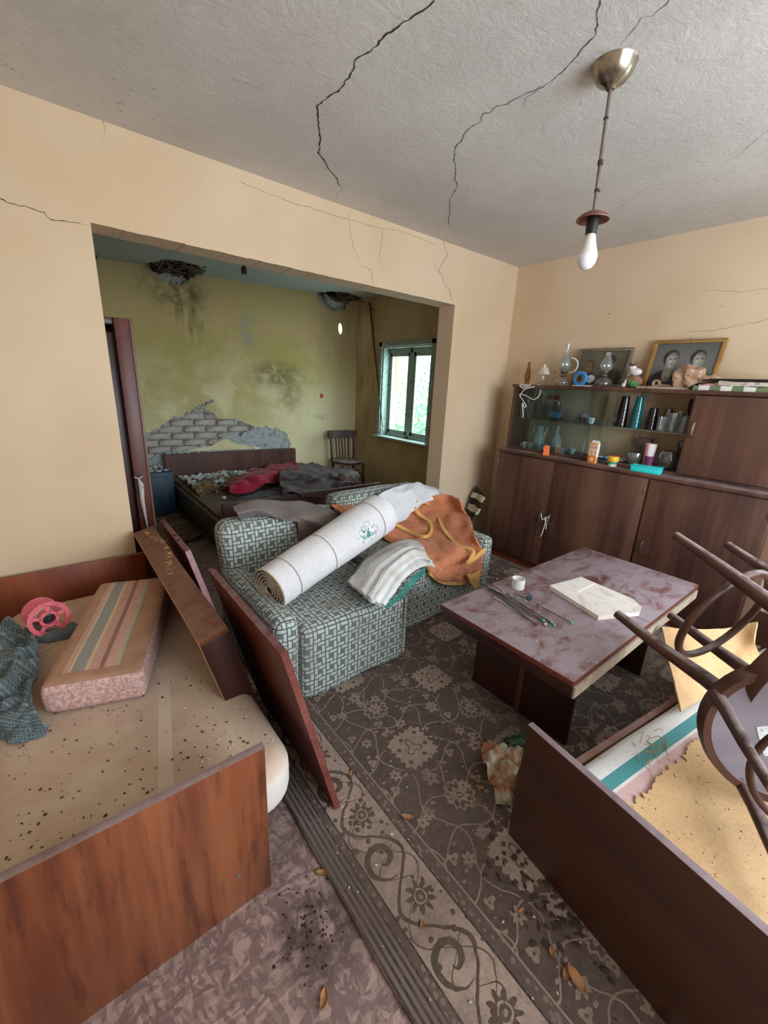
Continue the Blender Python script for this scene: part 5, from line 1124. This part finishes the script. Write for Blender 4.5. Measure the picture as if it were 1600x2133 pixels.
t = thing('lidded_jar', 'small jar with yellow lid and green band on the sideboard ledge', 'jar', (-.362, -1.262, ZL))
part('jar', MB().lathe([(0, 0), (.026, 0), (.028, .01), (.028, .035)], 24), mat('jar_band', lambda N: dict(color=N.mix(N.sep(N.obj())[2].gt(.016), (216, 220, 214), (40, 160, 120)), rough=.4)), t)
part('lid', MB().lathe([(.034, .034), (.035, .038), (.035, .066), (.032, .07), (0, .07)], 24), M_yellow, t)
part('red_bit', MB().bm(blob((.005, 0, .074), (.012, .016, .006), 2, .3)), plain('red_scrap', (170, 40, 44), .6), t)
t = thing('pencil_case', 'turquoise plastic box at the right of the sideboard ledge', 'box', (-.375, -1.485, ZL), .12)
part('box', MB().box((0, 0, .018), (.075, .175, .036), .005, 3), M_turq, t); part('lid', MB().box((0, 0, .040), (.08, .18, .008), .003), M_turq, t); part('clasp', MB().box((-.03, .06, .046), (.02, .02, .006), .002), M_turq, t)
# ------------------------------------------------ pendant lamp
t = thing('pendant_lamp', 'bare bulb hanging on a brown cord from a brass ceiling rose', 'lamp', (-1.815, -1.606, H))
part('ceiling_rose', MB().lathe([(.0, -.066), (.012, -.066), (.02, -.058), (.045, -.045), (.062, -.022), (.066, -.006), (.070, 0)], 32), M_metal, t)
part('cord', MB().tube([(0, 0, -.06), (.002, -.003, -.2), (.005, -.007, -.34), (.007, -.010, -.42)], .0058, 8), M_cordw, t)
for a_, b_, r_ in (((.004, -.005, -.26), (.0045, -.0055, -.275), .009), ((.0062, -.009, -.345), (.0064, -.0092, -.353), .0095), ((.001, -.001, -.14), (.001, -.001, -.146), .008)):
    part('cord_tape', MB().tube([a_, b_], r_, 8), M_rust, t)
MB_ = MB().lathe([(.004, .014), (.02, .012), (.045, .0), (.056, -.012), (.055, -.015), (.043, -.005), (.018, .006), (.004, .008)], 32, (.007, -.010, -.425)); part('cap_disc', MB_, wood('red_brown_enamel', (110, 60, 50), (130, 80, 66), 'x', .6), t)
part('socket', MB().lathe([(.012, 0), (.020, -.004), (.021, -.02), (.019, -.058), (.0, -.06)], 20, (.008, -.011, -.425)), M_black_p, t)
part('bulb_base', MB().lathe([(.014, -.055), (.017, -.062), (.023, -.09), (.0325, -.118), (.034, -.124)], 28, (.008, -.012, -.425)), M_bulbb, t)
part('bulb_globe', MB().lathe([(.034, -.124), (.0345, -.132), (.031, -.150), (.021, -.164), (.009, -.170), (0, -.171)], 28, (.008, -.012, -.425)), M_bulb, t)

# ------------------------------------------------ sofa in two sections
def cushionbox(lo, hi, bev, seg=5, puff=.0, seed=0):
    d = [b-a for a, b in zip(lo, hi)]; c = [(a+b)/2 for a, b in zip(lo, hi)]
    return MB().bm(roundbox(d, bev, 15, .009, seed*3.1, puff, .002), Matrix.Translation(c))
def sofa_section(label, x0, x1, yf, side, backx, backy, backlean=.12):
    t = thing('sofa_section', label, 'sofa', ((x0+x1)/2, yf+.4, 0))
    lx = lambda x: x-(x0+x1)/2
    part('seat', cushionbox((lx(x0), -.40, .012), (lx(x1), .32, .392), .04, 5, .008, side+3), M_sofa, t)
    ax0, ax1 = (lx(x0)-.125, lx(x0)+.0) if side < 0 else (lx(x1), lx(x1)+.115)
    part('armrest', cushionbox((ax0, -.395, .012), (ax1, .34, .475), .045, 6, 0, side+7), M_sofa, t)
    b = part('backrest', cushionbox((lx(backx[0]), -.085, -.19), (lx(backx[1]), .085, .19), .06, 6, 0, side+11), M_sofa, t)
    b.location = (0, backy-(yf+.4)+.085, .53); b.rotation_euler = (-backlean, 0, 0)
    return t
s1 = sofa_section('left section of the basketweave sofa, standing forward under the white roll', -2.70, -2.085, -1.085, -1, (-2.815, -2.1), -.45)
part('side_panel', cushionbox((.31, -.385, .03), (.335, .3, .375), .012, 3), M_sofa, s1)
s2 = sofa_section('right section of the basketweave sofa, set back under the orange blanket', -2.0, -1.215, -.90, 1, (-2.0, -1.2), -.235)
# carpet roll / white roll
a = Vector((-2.745, -.85, .52)); b = Vector((-1.957, -.634, .69)); dz = (b-a); L_ = dz.length
M = Matrix.Translation(a) @ dz.to_track_quat('X', 'Z').to_matrix().to_4x4()
t = thing('white_roll', 'big off white roll tied with string lying across the sofa', 'roll', M=M)
R_ = .107
def rollmesh():
    mb = MB(); n = 40; st = [0, .02, .05, .09, .105, .12, .2, .33, .345, .36, .5, .62, .74, .75, .76, .86, L_-.02, L_]
    vs = []
    for i, x in enumerate(st):
        k = R_*(1.0+.20*(x/L_)) - (.004 if abs(x-.105) < .01 or abs(x-.345) < .01 or abs(x-.75) < .005 else 0)
        for j in range(n):
            an = 2*PI*j/n; rr = k*(1+.03*noise.noise(Vector((x*5, math.cos(an)*2, math.sin(an)*2)))); vs.append((x, rr*math.cos(an), rr*math.sin(an)*.97))
    fs = [(i*n+j, (i+1)*n+j, (i+1)*n+(j+1) % n, i*n+(j+1) % n) for i in range(len(st)-1) for j in range(n)]
    return mb.add(vs, fs)
part('outer_layer', rollmesh(), M_roll, t)
for x_end, sg in ((-.004, 1), (L_+.002, -1)):      # spiral ends
    mb = MB(); pts = []
    for k in range(150):
        an = k*.26; rr = min(.018+.0026*k*.26, R_*.97); pts.append((x_end+sg*.004, rr*math.cos(an), rr*math.sin(an)))
    mb.tube(pts, .005, 5)
    part('rolled_layers', mb, M_rollin, t, label='dark edges of the rolled layers')
for x in (.105, .345, .75):
    part('string', MB().tube([(x, (R_*(1.0+.20*x/L_)+.0005)*math.cos(q), (R_*(1+.20*x/L_)+.0005)*math.sin(q)*.975) for q in [k*2*PI/40 for k in range(40)]], .0014, 5, closed=True), M_cord, t)
# cloths on the sofa
bl = quilt('orange_blanket', 'blanket', M_orange, 'orange terry blanket with mustard binding draped over the right sofa section', 'blanket', 40, 50, .028, 8, .014, 2)
def child_patch(name, G, th, m, parent, label=None):
    mb = MB().sheet(G, th); c = parent.location; mb.v = [(a-c[0], b-c[1], z-c[2]) for a, b, z in mb.v]; return part(name, mb, m, parent, label)
hem = patch(D['blanket'][-2:], 4, 50, .028, 8, 2)
hem2 = patch([D['blanket'][-1], [(p[0], p[1]-.004, p[2]-.022) for p in D['blanket'][-1]]], 4, 50, .012, 8, 2); child_patch('binding', hem2, .016, M_yellowtrim, bl, 'mustard binding')
child_patch('hanging_corner', patch(D['blanket_tail'], 14, 12, .006), .010, M_yellowtrim, bl, 'mustard corner hanging down')
for rb in D['ribbons']:
    P = path(rb, 60); G = np.zeros((3, 60, 3))
    for i, p in enumerate(P):
        tn = (P[min(i+1, 59)]-P[max(i-1, 0)]).normalized(); up = Vector((-.45, -.75, .5)).normalized(); sd = tn.cross(up).normalized()
        for k in range(3): G[k, i] = p+up*.040+sd*(k-1)*.011+up*(.003 if k == 1 else 0)
    child_patch('binding', G, .005, M_yellowtrim, bl, 'mustard binding')
quilt('white_towel', 'towel', M_white, 'white towel spread over the top of the sofa back above the roll', 'towel', 30, 40, .02, 9, .012, 5)
def pleats(u, v): return .007*abs(math.sin(u*PI*6.2+v*1.4))-.002
st = quilt('striped_towels', 'striped', M_striped, 'fan of folded white towels with teal stripes on the sofa seat', 'towels', 84, 60, .004, 20, .020, 7, pleats)
child_patch('lace_edge', patch(D['lace'], 6, 90, .005, 60, 3, lambda u, v: .004*math.sin(v*120)), .004, M_lace, st, 'teal lace edge')
quilt('felt_sheet', 'felt', M_felt, 'long grey brown felt sheet curling over the left sofa back', 'cloth', 26, 50, .01, 5, .006, 8)
quilt('hanging_cloth', 'felt2', M_felt2, 'brown cloth flap hanging down between the sofa back and the white roll', 'cloth', 20, 24, .008, 8, .006, 9)
solo('striped_bundle', MB().sheet(patch([[(-.30, -.05, .56), (-.34, -.15, .53), (-.40, -.24, .50)], [(-.36, -.05, .42), (-.40, -.15, .41), (-.47, -.24, .38)], [(-.46, -.05, .30), (-.50, -.15, .28), (-.58, -.25, .25)], [(-.55, -.05, .05), (-.62, -.15, .05), (-.68, -.26, .05)]], 30, 30, .03, 9), .02), mat('black_cream_stripes', lambda N: dict(color=N.mix(((N.sep(N.obj())[2]).mod(.105)).gt(.05), (186, 172, 150), (38, 32, 30)), rough=.95)), 'black and cream striped cloth bundle stuffed between wall and sideboard', 'cloth')

# ------------------------------------------------ low table
t = thing('coffee_table', 'low dark wooden table with a dusty top in front of the sideboard', 'table', (-1.48, -1.69, 0))
part('tabletop', MB().b2((-.665, -.325, .476), (.665, .315, .50), .002), M_tabletop, t)
part('lower_leaf', MB().b2((-.655, -.322, .425), (.655, .312, .474), .002), M_tabdark, t)
part('edge_band', MB().b2((-.652, -.330, .424), (.655, -.3222, .471)), M_raw, t, label='greyed raw wood edge')
part('top_seam', MB().b2((.0, -.325, .4995), (.0022, .315, .5005)), M_crack, t)
for x0 in (-.43, .34):
    p = part('leg_panel', MB().b2((x0, -.25, .0), (x0+.022, .26, .426), .002), M_tabdark, t)
    part('stile', MB().b2((x0-.008, -.02, .02), (x0, .005, .42), .001), wood('table_stile', (84, 44, 30), (104, 58, 40), 'z', .4), p)
part('stretcher', MB().b2((-.41, -.012, .03), (.34, .012, .20), .001), M_tabdark, t)
ZT2 = .5005
t = thing('white_plastic_cup', 'small white plastic lid cup standing on the dusty low table', 'cup', (-1.695, -1.478, ZT2))
part('cup', MB().lathe([(0, .0), (.031, 0), (.032, .003), (.032, .052), (.030, .052), (.029, .012), (0, .012)], 30), M_whiteplastic, t)
solo('blue_cube', MB().box((0, 0, .011), (.026, .026, .022), .001), plain('blue_chalk', (70, 92, 108), .7), 'tiny blue grey cube on the low table beside the white cup', 'cube', loc=(-1.752, -1.583, ZT2), rz=.4)
t = thing('marble_slab', 'white veined marble slab lying on the low table', 'slab', (-1.49, -1.77, ZT2))
poly = [(-1.57, -1.578), (-1.33, -1.618), (-1.352, -1.885), (-1.40, -1.945), (-1.46, -1.96), (-1.66, -1.868)]
part('slab', MB().prism([(a+1.49, b+1.77) for a, b in poly], 0, .021), M_marble, t, smooth=False)
part('raised_block', MB().prism([(a+1.49, b+1.77) for a, b in [(-1.53, -1.60), (-1.335, -1.622), (-1.345, -1.70), (-1.52, -1.70)]], .021, .024), M_marble, t, smooth=False)
M_needle = plain('grey_metal_needle', (96, 90, 88), .35, .7); M_head_ = plain('mint_bead', (90, 186, 160), .4); M_headw = plain('cream_bead', (214, 200, 172), .4)
for k, (a, b) in enumerate(D['needles']):
    a = Vector(a); b = Vector(b); a.z = ZT2+.012+.003*(k % 3); b.z = ZT2+.0075
    nm = 'knitting needle'; lab = ['long knitting needle with mint head, left of the bundle', 'long knitting needle with mint head, middle of the bundle', 'long knitting needle with mint head, nearest the table edge', 'separate knitting needle with mint head lying apart to the right', 'dark bent crochet needle at the left of the bundle', 'knitting needle with cream head in the bundle'][k]
    t = thing('knitting_needle', lab, 'needle', tuple(b), group=None)
    part('shaft', MB().tube([a-b, (a-b)*.5+Vector((0, 0, .002)), (0, 0, 0)], .0022 if k != 4 else .003, 7), M_needle, t)
    if k != 4: part('needle_head', MB().bm(blob((0, 0, 0), (.0068, .0068, .0068), 2)), M_headw if k == 5 else M_head_, t)
t = thing('twisted_cord', 'grey twisted cord tying the knitting needle bundle', 'cord', (-1.84, -1.5, ZT2+.012))
part('cord', MB().tube([(0+.05*f-.01*math.sin(f*40)*.4, .05-.22*f, .006+.004*math.cos(f*40)) for f in [k/60 for k in range(61)]], .0035, 6), plain('grey_white_cord', (150, 146, 142), .8, gs=200, grime=.3), t)
for k, (a, b) in enumerate(D['striprolls']):
    a = Vector(a); b = Vector(b); a.z = b.z = ZT2+.004
    o = solo('needle_case', MB().tube([a, b], .0065, 8), mat('clear_plastic', lambda N: dict(color=(210, 214, 214), rough=.15, trans=.6, ior=1.2)), ['clear plastic needle tube, nearer the table edge', 'clear plastic needle tube touching the knitting needles'][k], 'tube')
chips(60, lambda r: (r.uniform(-2.1, -.85), r.uniform(-1.98, -1.4)), M_chipw, 'tiny pale crumbs scattered over the low table', 'crumbs', s=(.002, .006), seed=12, zf=lambda x, y: ZT2)

# ------------------------------------------------ left bed
BX, BY = -3.36, -.86
t = thing('single_bed', 'single bed at the left with orange brown footboard', 'bed', (BX, BY, 0))
part('footboard', MB().b2((-.52, -.815, 0), (.243, -.795, .525), .002), M_bedL, t)
part('footboard_cap', MB().b2((-.52, -.816, .5245), (.2435, -.794, .5265), .0005), wood('dusty_cap', (110, 80, 66), (130, 98, 82), 'x', .7), t)
part('screw', MB().lathe([(0, -.004), (.006, -.003), (.007, 0)], 10, M=Matrix.Translation((.15, -.816, .13)) @ Matrix.Rotation(PI/2, 4, 'X')), M_chrome, t)
part('headboard', MB().b2((-.52, .80, 0), (.235, .822, .505), .002), M_head, t)
part('side_rail', MB().b2((.205, -.79, .08), (.228, .80, .24), .002), M_dred, t)
def rounded(w, l, h, r, bev):
    bm = bmesh.new(); pts = []
    for cx, cy, a0 in ((w/2-r, l/2-r, 0), (-w/2+r, l/2-r, 90), (-w/2+r, -l/2+r, 180), (w/2-r, -l/2+r, 270)):
        for k in range(7): a = math.radians(a0+15*k); pts.append((cx+r*math.cos(a), cy+r*math.sin(a), 0))
    vs = [bm.verts.new(p) for p in pts]; f = bm.faces.new(vs)
    e = bmesh.ops.extrude_face_region(bm, geom=[f]); 
    for v in e['geom']:
        if isinstance(v, bmesh.types.BMVert): v.co.z += h
    bmesh.ops.recalc_face_normals(bm, faces=bm.faces)
    ed = [q for q in bm.edges if abs(q.verts[0].co.z-q.verts[1].co.z) < 1e-6]
    bmesh.ops.bevel(bm, geom=ed, offset=bev, segments=5, affect='EDGES', profile=.5); return bm
m = MB().bm(rounded(.73, 1.52, .165, .11, .055), Matrix.Translation((0.0, -.02, .205)))
part('mattress', m, M_matt, t)
chips(230, lambda r: (r.uniform(-3.68, -3.03), r.uniform(-1.6, -1.0)), M_chipb, 'brown crumbs and flakes scattered on the left mattress', 'crumbs', s=(.0015, .006), seed=21, zf=lambda x, y: .3705)
chips(120, lambda r: (r.uniform(-3.25, -3.02), r.uniform(-1.55, -.8)), M_chipw, 'pale crumbs scattered on the left mattress right of the cushion', 'crumbs', s=(.002, .007), seed=22, zf=lambda x, y: .3705)
# striped foam cushion
an = math.atan2(-.34+1.04, -3.21+3.445)-PI/2
t = thing('foam_cushion', 'pink foam cushion with striped top lying on the left mattress', 'cushion', (-3.33, -.70, .372), an)
bm = roundbox((.30, .74, .112), .026, 15, .004, 3, 0, .0015)
for v in bm.verts: v.co.z += .045*max(0, v.co.y-.05)*(1 if v.co.z > 0 else 0)
part('cushion', MB().bm(bm, Matrix.Translation((0, -.01, .057))), M_cush, t)
quilt('plaid_cloth', 'plaid', M_plaid, 'crumpled blue grey plaid cloth at the left edge of the left bed', 'cloth', 60, 40, .05, 16, .008, 13)
quilt('plaid_strip', 'plaid2', M_plaid, 'narrow dark end of plaid cloth under the pink reel', 'cloth', 16, 24, .012, 20, .006, 14)
# pink cable reel lying on its side
M = Matrix.Translation((-3.57, -.42, .445)) @ Matrix.Rotation(math.radians(14), 4, 'Z') @ Matrix.Rotation(PI/2-.15, 4, 'X') @ Matrix.Scale(1.4, 4)
t = thing('pink_reel', 'coral pink plastic cable reel lying on the left bed', 'reel', M=M)
def wheel(z0):
    mb = MB(); n = 60; ro, ri, hb = .052, .040, .021
    for (a, b) in ((ro, ri), (hb+.003, hb-.005)):
        vs = []; 
        for k in range(n):
            q = 2*PI*k/n
            for r_, z_ in ((a, z0), (a, z0+.006), (b, z0+.006), (b, z0)): vs.append((r_*math.cos(q), r_*math.sin(q), z_))
        mb.add(vs, [(4*k+i, 4*((k+1) % n)+i, 4*((k+1) % n)+(i+1) % 4, 4*k+(i+1) % 4) for k in range(n) for i in range(4)])
    for k in range(5):
        q = 2*PI*k/5+.3; mb.box((.031*math.cos(q), .031*math.sin(q), z0+.003), (.022, .010, .006), M=None, rz=q)
    for k in range(10):
        q = 2*PI*k/10; mb.box((.053*math.cos(q), .053*math.sin(q), z0+.003), (.006, .004, .006), .001, rz=q)
    return mb
part('front_wheel', wheel(.045), M_coral, t); part('rear_wheel', MB().lathe([(.02, -.05), (.046, -.05), (.046, -.044), (.02, -.044)], 40), M_coral, t)
part('hub', MB().lathe([(.022, -.05), (.022, .05), (.016, .05), (.016, -.05)], 30), M_coral, t)
part('black_core', MB().lathe([(.015, .035), (.006, .036), (.005, .042), (0, .042)], 20), M_black_p, t)
part('thread', MB().lathe([(.0225, -.03), (.024, -.02), (.0235, 0), (.0225, .01)], 24), M_whiteplastic, t)
solo('loose_string', MB().tube(path([(-3.535, -.47, .40), (-3.53, -.52, .38), (-3.545, -.56, .378), (-3.60, -.62, .385), (-3.68, -.72, .43)], 40), .0016, 6), plain('cream_string', (206, 188, 140), .9), 'loose cream string trailing from the pink reel over the mattress', 'string')

# ------------------------------------------------ boards leaning between the left bed and the sofa
TH = math.radians(14.5)
def leanM(x, y, z=0): return Matrix.Translation((x, y, z)) @ Matrix.Rotation(-TH, 4, 'Y')
# open shelf box on its side (local: x across thickness, y along, z up)
t = thing('open_shelf_box', 'long brown wooden box frame leaning on its side against the left bed', 'shelf box', M=leanM(-2.955, -1.27, .02))
hh = .645; w_ = .097; l_ = 1.20
part('top_board', MB().b2((-w_/2, 0, hh-.018), (w_/2, l_, hh), .001), M_boxtop, t)
part('back_board', MB().b2((w_/2-.008, .001, .0), (w_/2, l_-.001, hh-.018)), M_dark, t)
part('end_board', MB().b2((-w_/2, .0, .0), (w_/2-.008, .018, hh-.018), .001), M_dark, t); part('end_board', MB().b2((-w_/2, l_-.018, .0), (w_/2-.008, l_, hh-.018), .001), M_dred, t)
part('bottom_board', MB().b2((-w_/2, .018, .0), (w_/2-.008, l_-.018, .018), .001), M_dred, t)
part('edge_strip', MB().b2((-w_/2-.003, .0, .0), (-w_/2, .018, hh)).b2((-w_/2-.003, .018, hh-.018), (-w_/2, l_, hh)), wood('pale_edge', (150, 98, 62), (172, 118, 80), 'y', .3), t, label='pale worn front edge')
r = random.Random(5); mb = MB()
for k in range(46):
    y = .55+.6*r.random(); x = w_/2-.03+.025*math.sin(y*9)+r.uniform(-.012, .008); mb.box((x, y, hh+.0004), (r.uniform(.006, .02), .0035, .0008), rz=r.uniform(-.4, .4))
part('chipped_spots', mb, plain('exposed_chip', (206, 160, 100), .9), t, kind='stuff')
t = thing('red_edged_board', 'dark board with reddish edge leaning beside the sofa armrest', 'board', M=leanM(-2.832, -1.60, .004))
part('board', MB().b2((-.011, 0, 0), (.009, .65, .752), .001), M_dred, t)
part('edge_strip', MB().b2((-.0115, -.002, .0), (.0095, 0, .752)).b2((-.0115, 0, .752), (.0095, .65, .754)), M_bred, t, label='reddish worn edge')
t = thing('pinkish_edged_board', 'short board with pale pink end standing behind the box frame', 'board', M=leanM(-2.835, -.50, .01))
part('board', MB().b2((-.014, 0, 0), (.012, .56, .655), .001), M_bred, t)
part('end_strip', MB().b2((-.014, -.002, 0), (.012, .0, .655)), plain('pale_pink_edge', (176, 132, 136), .7), t, label='pale pink end face')
mb = MB().lathe([(.0, .6556), (.009, .6556)], 12, (-.001, .17, 0)).lathe([(0, .6556), (.008, .6556)], 12, (-.001, .25, 0)); part('dowel_hole', mb, plain('dark_hole', (70, 34, 22), .9), t)

# ------------------------------------------------ right bed
RT = -.14
t = thing('bed', 'bed at the lower right with dark footboard and torn fleece cover', 'bed', (-2.415, -2.015, 0), RT)
part('footboard', MB().b2((0.0, -.78, .0), (.021, .0, .47), .002), M_rfoot, t)
part('footboard_cap', MB().b2((-.0005, -.78, .4695), (.0215, .0005, .4715), .0005), wood('lilac_dusty_cap', (104, 84, 88), (128, 108, 112), 'y', .9), t)
part('side_rail', MB().b2((.022, -.085, .12), (1.62, -.062, .295), .002), wood('tan_rail', (110, 72, 48), (138, 94, 64), 'x', .6), t); part('side_rail', MB().b2((.022, -.76, .12), (1.62, -.74, .29), .002), M_dred, t)
part('headboard', MB().b2((1.62, -.78, 0), (1.642, 0, .47), .002), M_rfoot, t)
m = MB().bm(roundbox((1.585, .645, .17), .045, 15, .004, 2), Matrix.Translation((.82, -.413, .24))); part('mattress', m, M_rmatt, t)
# torn fleece cover, ragged front edge
nu, nv = 50, 260; G = np.zeros((nu, nv, 3))
for i in range(nu):
    for j in range(nv):
        u = i/(nu-1); v = j/(nv-1); x = .03+v*1.53
        tear = -.245+.03*noise.noise(Vector((x*6, 0, 0)))+.022*noise.noise(Vector((x*30, 3, 0)))+.016*noise.noise(Vector((x*80, 5, 0)))
        y = tear+(-.725-tear)*u
        z = .3285+.008*noise.noise(Vector((x*4, y*4, 2)))+.010*abs(noise.noise(Vector((x*3+y*2, y*3, 7))))+.012*math.exp(-((x-.55+ (y+.5)*.6)/.05)**2)*u
        G[i, j] = (x, y, z)
o = solo('fleece_cover', MB().sheet(G, .006), M_fleece, 'torn tan fleece cover lying on the right bed', 'cover', loc=(-2.415, -2.015, 0), rz=RT)
quilt('fleece_flap', 'flap', M_fleece, 'raised tan fleece corner standing up beside the low table', 'cloth', 30, 40, .012, 6, .010, 17)
chips(200, lambda r: (r.uniform(-2.38, -1.7), r.uniform(-2.65, -2.30)), M_chipb, 'brown crumbs scattered on the tan fleece cover', 'crumbs', s=(.001, .0035), seed=31, zf=lambda x, y: .345)
chips(90, lambda r: (r.uniform(-2.38, -1.7), r.uniform(-2.65, -2.30)), M_chipw, 'white crumbs scattered on the tan fleece cover', 'crumbs', s=(.001, .003), seed=32, zf=lambda x, y: .345)
r = random.Random(8); mb = MB()
for k in range(30):
    c = Vector((-2.03+r.gauss(0, .045), -2.27+r.gauss(0, .022), .345)); an = r.uniform(0, 3.1); L2 = r.uniform(.01, .04); d = Vector((math.cos(an), math.sin(an)*.5, 0))
    mb.tube([c-d*L2, c+Vector((0, 0, r.uniform(0, .015))), c+d*L2+Vector((0, 0, r.uniform(0, .01)))], .0012, 4)
solo('straw_tuft', mb, M_grime, 'tuft of dry straw on the torn edge of the fleece cover', 'straw', kind='stuff')

# ------------------------------------------------ overturned bentwood chairs
def bent_chair(name, label, M, s=.166, q=.145, h=.374, ringz=.185, ringr=.172, tr=.0185, sticker=False, back=True, seatr=.178):
    t = thing(name, label, 'chair', M=M)
    for (a, b) in ((-1, 1), (1, 1), (1, -1), (-1, -1)):
        part('leg', MB().tube([(a*s, b*s, 0), (a*(s*.6+q*.4), b*(s*.6+q*.4), h*.4), (a*q*.98, b*q*.98, h*.8), (a*q*.95, b*q*.95, h+.01)], [tr*.82, tr*1.0, tr*1.25, tr*1.35], 12), M_chair, t)
    part('ring_stretcher', MB().tube([(ringr*math.cos(k*2*PI/48), ringr*math.sin(k*2*PI/48), ringz) for k in range(48)], tr*.62, 10, closed=True), M_chair, t)
    part('seat_ring', MB().lathe([(seatr-.02, h-.012), (seatr, h-.015), (seatr+.004, h+.008), (seatr, h+.034), (seatr-.02, h+.03)][::1]+[(seatr-.02, h-.012)], 48), M_chair, t)
    se = part('seat_panel', MB().lathe([(0, h+.004), (seatr-.018, h+.004), (seatr-.018, h+.012), (0, h+.012)], 40), M_seatp, t)
    if sticker:
        part('paper_label', MB().b2((sticker[0]-.033, sticker[1]-.045, h+.0025), (sticker[0]+.033, sticker[1]+.045, h+.0038)), plain('white_label', (224, 226, 224), .7, gs=200, grime=.2), se, label='white paper label')
    if back:
        y0 = q*.95
        P = path([(-.155, y0, h), (-.16, y0+.02, h+.15), (-.15, y0+.05, h+.3), (-.08, y0+.07, h+.4), (0, y0+.075, h+.42), (.08, y0+.07, h+.4), (.15, y0+.05, h+.3), (.16, y0+.02, h+.15), (.155, y0, h)], 60)
        part('outer_hoop', MB().tube(P, tr, 10), M_chair, t)
        P = path([(-.09, y0, h), (-.095, y0+.02, h+.15), (-.06, y0+.05, h+.27), (0, y0+.06, h+.31), (.06, y0+.05, h+.27), (.095, y0+.02, h+.15), (.09, y0, h)], 50)
        part('inner_hoop', MB().tube(P, tr*.7, 8), M_chair, t)
    return t
MA = Matrix(((0.9465, 0.142, -0.2898, -1.7832), (-0.2405, -0.2884, -0.9268, -2.1239), (-0.2152, 0.9469, -0.2388, .8405), (0, 0, 0, 1)))
bent_chair('bentwood_chair', 'overturned brown bentwood chair with legs pointing over the low table', MA)
# second chair, underside towards the camera
c = Vector((-2.00, -2.53, .60)); nrm_ = Vector((-.83, -.55, .07)).normalized()   # direction from seat to leg tips
zx = -nrm_; xx_ = Vector((0, 1, 0)).cross(zx).normalized(); yy_ = zx.cross(xx_)
M3 = Matrix((xx_, yy_, zx)).transposed().to_4x4(); M3 = M3 @ Matrix.Rotation(1.1, 4, 'Z'); M3.translation = c-zx*.34*1.0
bent_chair('bentwood_chair', 'upside down bentwood chair at the right edge showing a white label under its seat', M3, h=.34, back=False, sticker=(.038, -.008), ringz=.19, ringr=.155, seatr=.205, tr=.014)

# ------------------------------------------------ carpet, leaves, rubbish
c0 = (-2.972, -1.6, 0)
G = np.zeros((60, 90, 3))
for i in range(60):
    for j in range(90):
        x = 2.5*i/59; y = -2.0+3.35*j/89; G[i, j] = (x+(.004*noise.noise(Vector((y*6, 0, 0))) if i == 0 else 0), y, .006+.0035*noise.noise(Vector((x*3, y*3, 0)))+.002)
o = solo('patterned_carpet', MB().sheet(G, .010), M_carpet, 'worn brown floral carpet under the sofa and low table', 'carpet', loc=c0)
def leaf_mesh(seed, s=.028):
    r = random.Random(seed); G = np.zeros((9, 7, 3))
    for i in range(9):
        u = i/8; w = math.sin(u*PI)**.7*.42
        for j in range(7):
            v = (j/6-.5)*2; G[i, j] = ((u-.5)*s*2, v*w*s*(1+.2*r.random()), abs(v)**2*s*.25+.25*s*(u-.5)**2*2+r.uniform(0, .002))
    return mesh_from(MB().sheet(G, .0008), M_leaf)
LM = [leaf_mesh(k, .02) for k in range(3)]
spots = ['on the linoleum at the bottom, left of the carpet edge', 'on the carpet right of the red edged board', 'at the carpet edge beside the left footboard', 'on the carpet left of the plastic bag', 'on the carpet below the pale medallion', 'on the carpet left of the lower right footboard', 'lowest on the carpet against the right footboard', 'under the left edge of the low table', 'by the bottom corner of the red edged board', 'on the carpet in the bottom middle', 'orange, at the bottom beside the right footboard', 'between the round flower and the footboard']
for k, p in enumerate(D['leaves']):
    o = part('dry_leaf', LM[k % 3], None); zz_ = .003 if p[0] < -2.98 else .016
    o.location = (p[0], p[1], zz_); o.rotation_euler = (rnd.uniform(-.2, .2), rnd.uniform(-.2, .2), rnd.uniform(0, 6)); sc_ = (1.1, .8, .9, .8, 1.1, .7, .9, .7, .6, .6, 1.5, .6)[k]; o.scale = (sc_,)*3
    tagit(o, 'curled dry leaf '+spots[k], 'leaf', 'dry leaves on the floor')
quilt('crumpled_plastic', 'plasticbag', mat('dirty_clear_plastic', lambda N: dict(color=N.mix(N.noise(N.obj(), 16, 4).smooth(.4, .62), (190, 184, 160), (176, 120, 84)), rough=.3, trans=.25, ior=1.2, bump=N.noise(N.obj(), 50, 4), bs=.5)), 'crumpled dirty plastic bag on the carpet by the right footboard', 'bag', 34, 30, .05, 18, .003, 3)
quilt('green_plastic', 'greenbag', plain('green_film', (66, 92, 66), .4), 'dark green plastic scrap behind the crumpled plastic bag', 'plastic', 14, 14, .02, 20, .003, 4)
chips(260, lambda r: (r.uniform(-2.95, -1.2), r.uniform(-2.4, -.5)), M_chipw, 'tiny pale crumbs scattered on the floral carpet', 'crumbs', s=(.002, .006), seed=41, zf=lambda x, y: .014)
def _fp(r): return (-3.08+r.gauss(0, .05), -1.83+r.gauss(0, .05))
chips(70, _fp, plain('dark_rot_crumb', (40, 26, 20), .95), 'dark rotten crumbs on the linoleum under the left footboard', 'crumbs', s=(.002, .006), seed=42, zf=lambda x, y: .0)
def _rp(r): return (-2.5+r.gauss(0, .05), -2.22+r.gauss(0, .10))
chips(90, _rp, plain('dark_leaf_litter', (64, 46, 36), .95), 'dark leaf litter on the carpet beside the right footboard', 'litter', s=(.006, .018), seed=43, zf=lambda x, y: .013, flat=.25)
chips(16, lambda r: (r.uniform(-1.0, -.55), r.uniform(-.95, -.6)), M_chip, 'pale plaster bits on the carpet before the sideboard', 'rubble', s=(.008, .025), seed=44, zf=lambda x, y: .014, flat=.6)
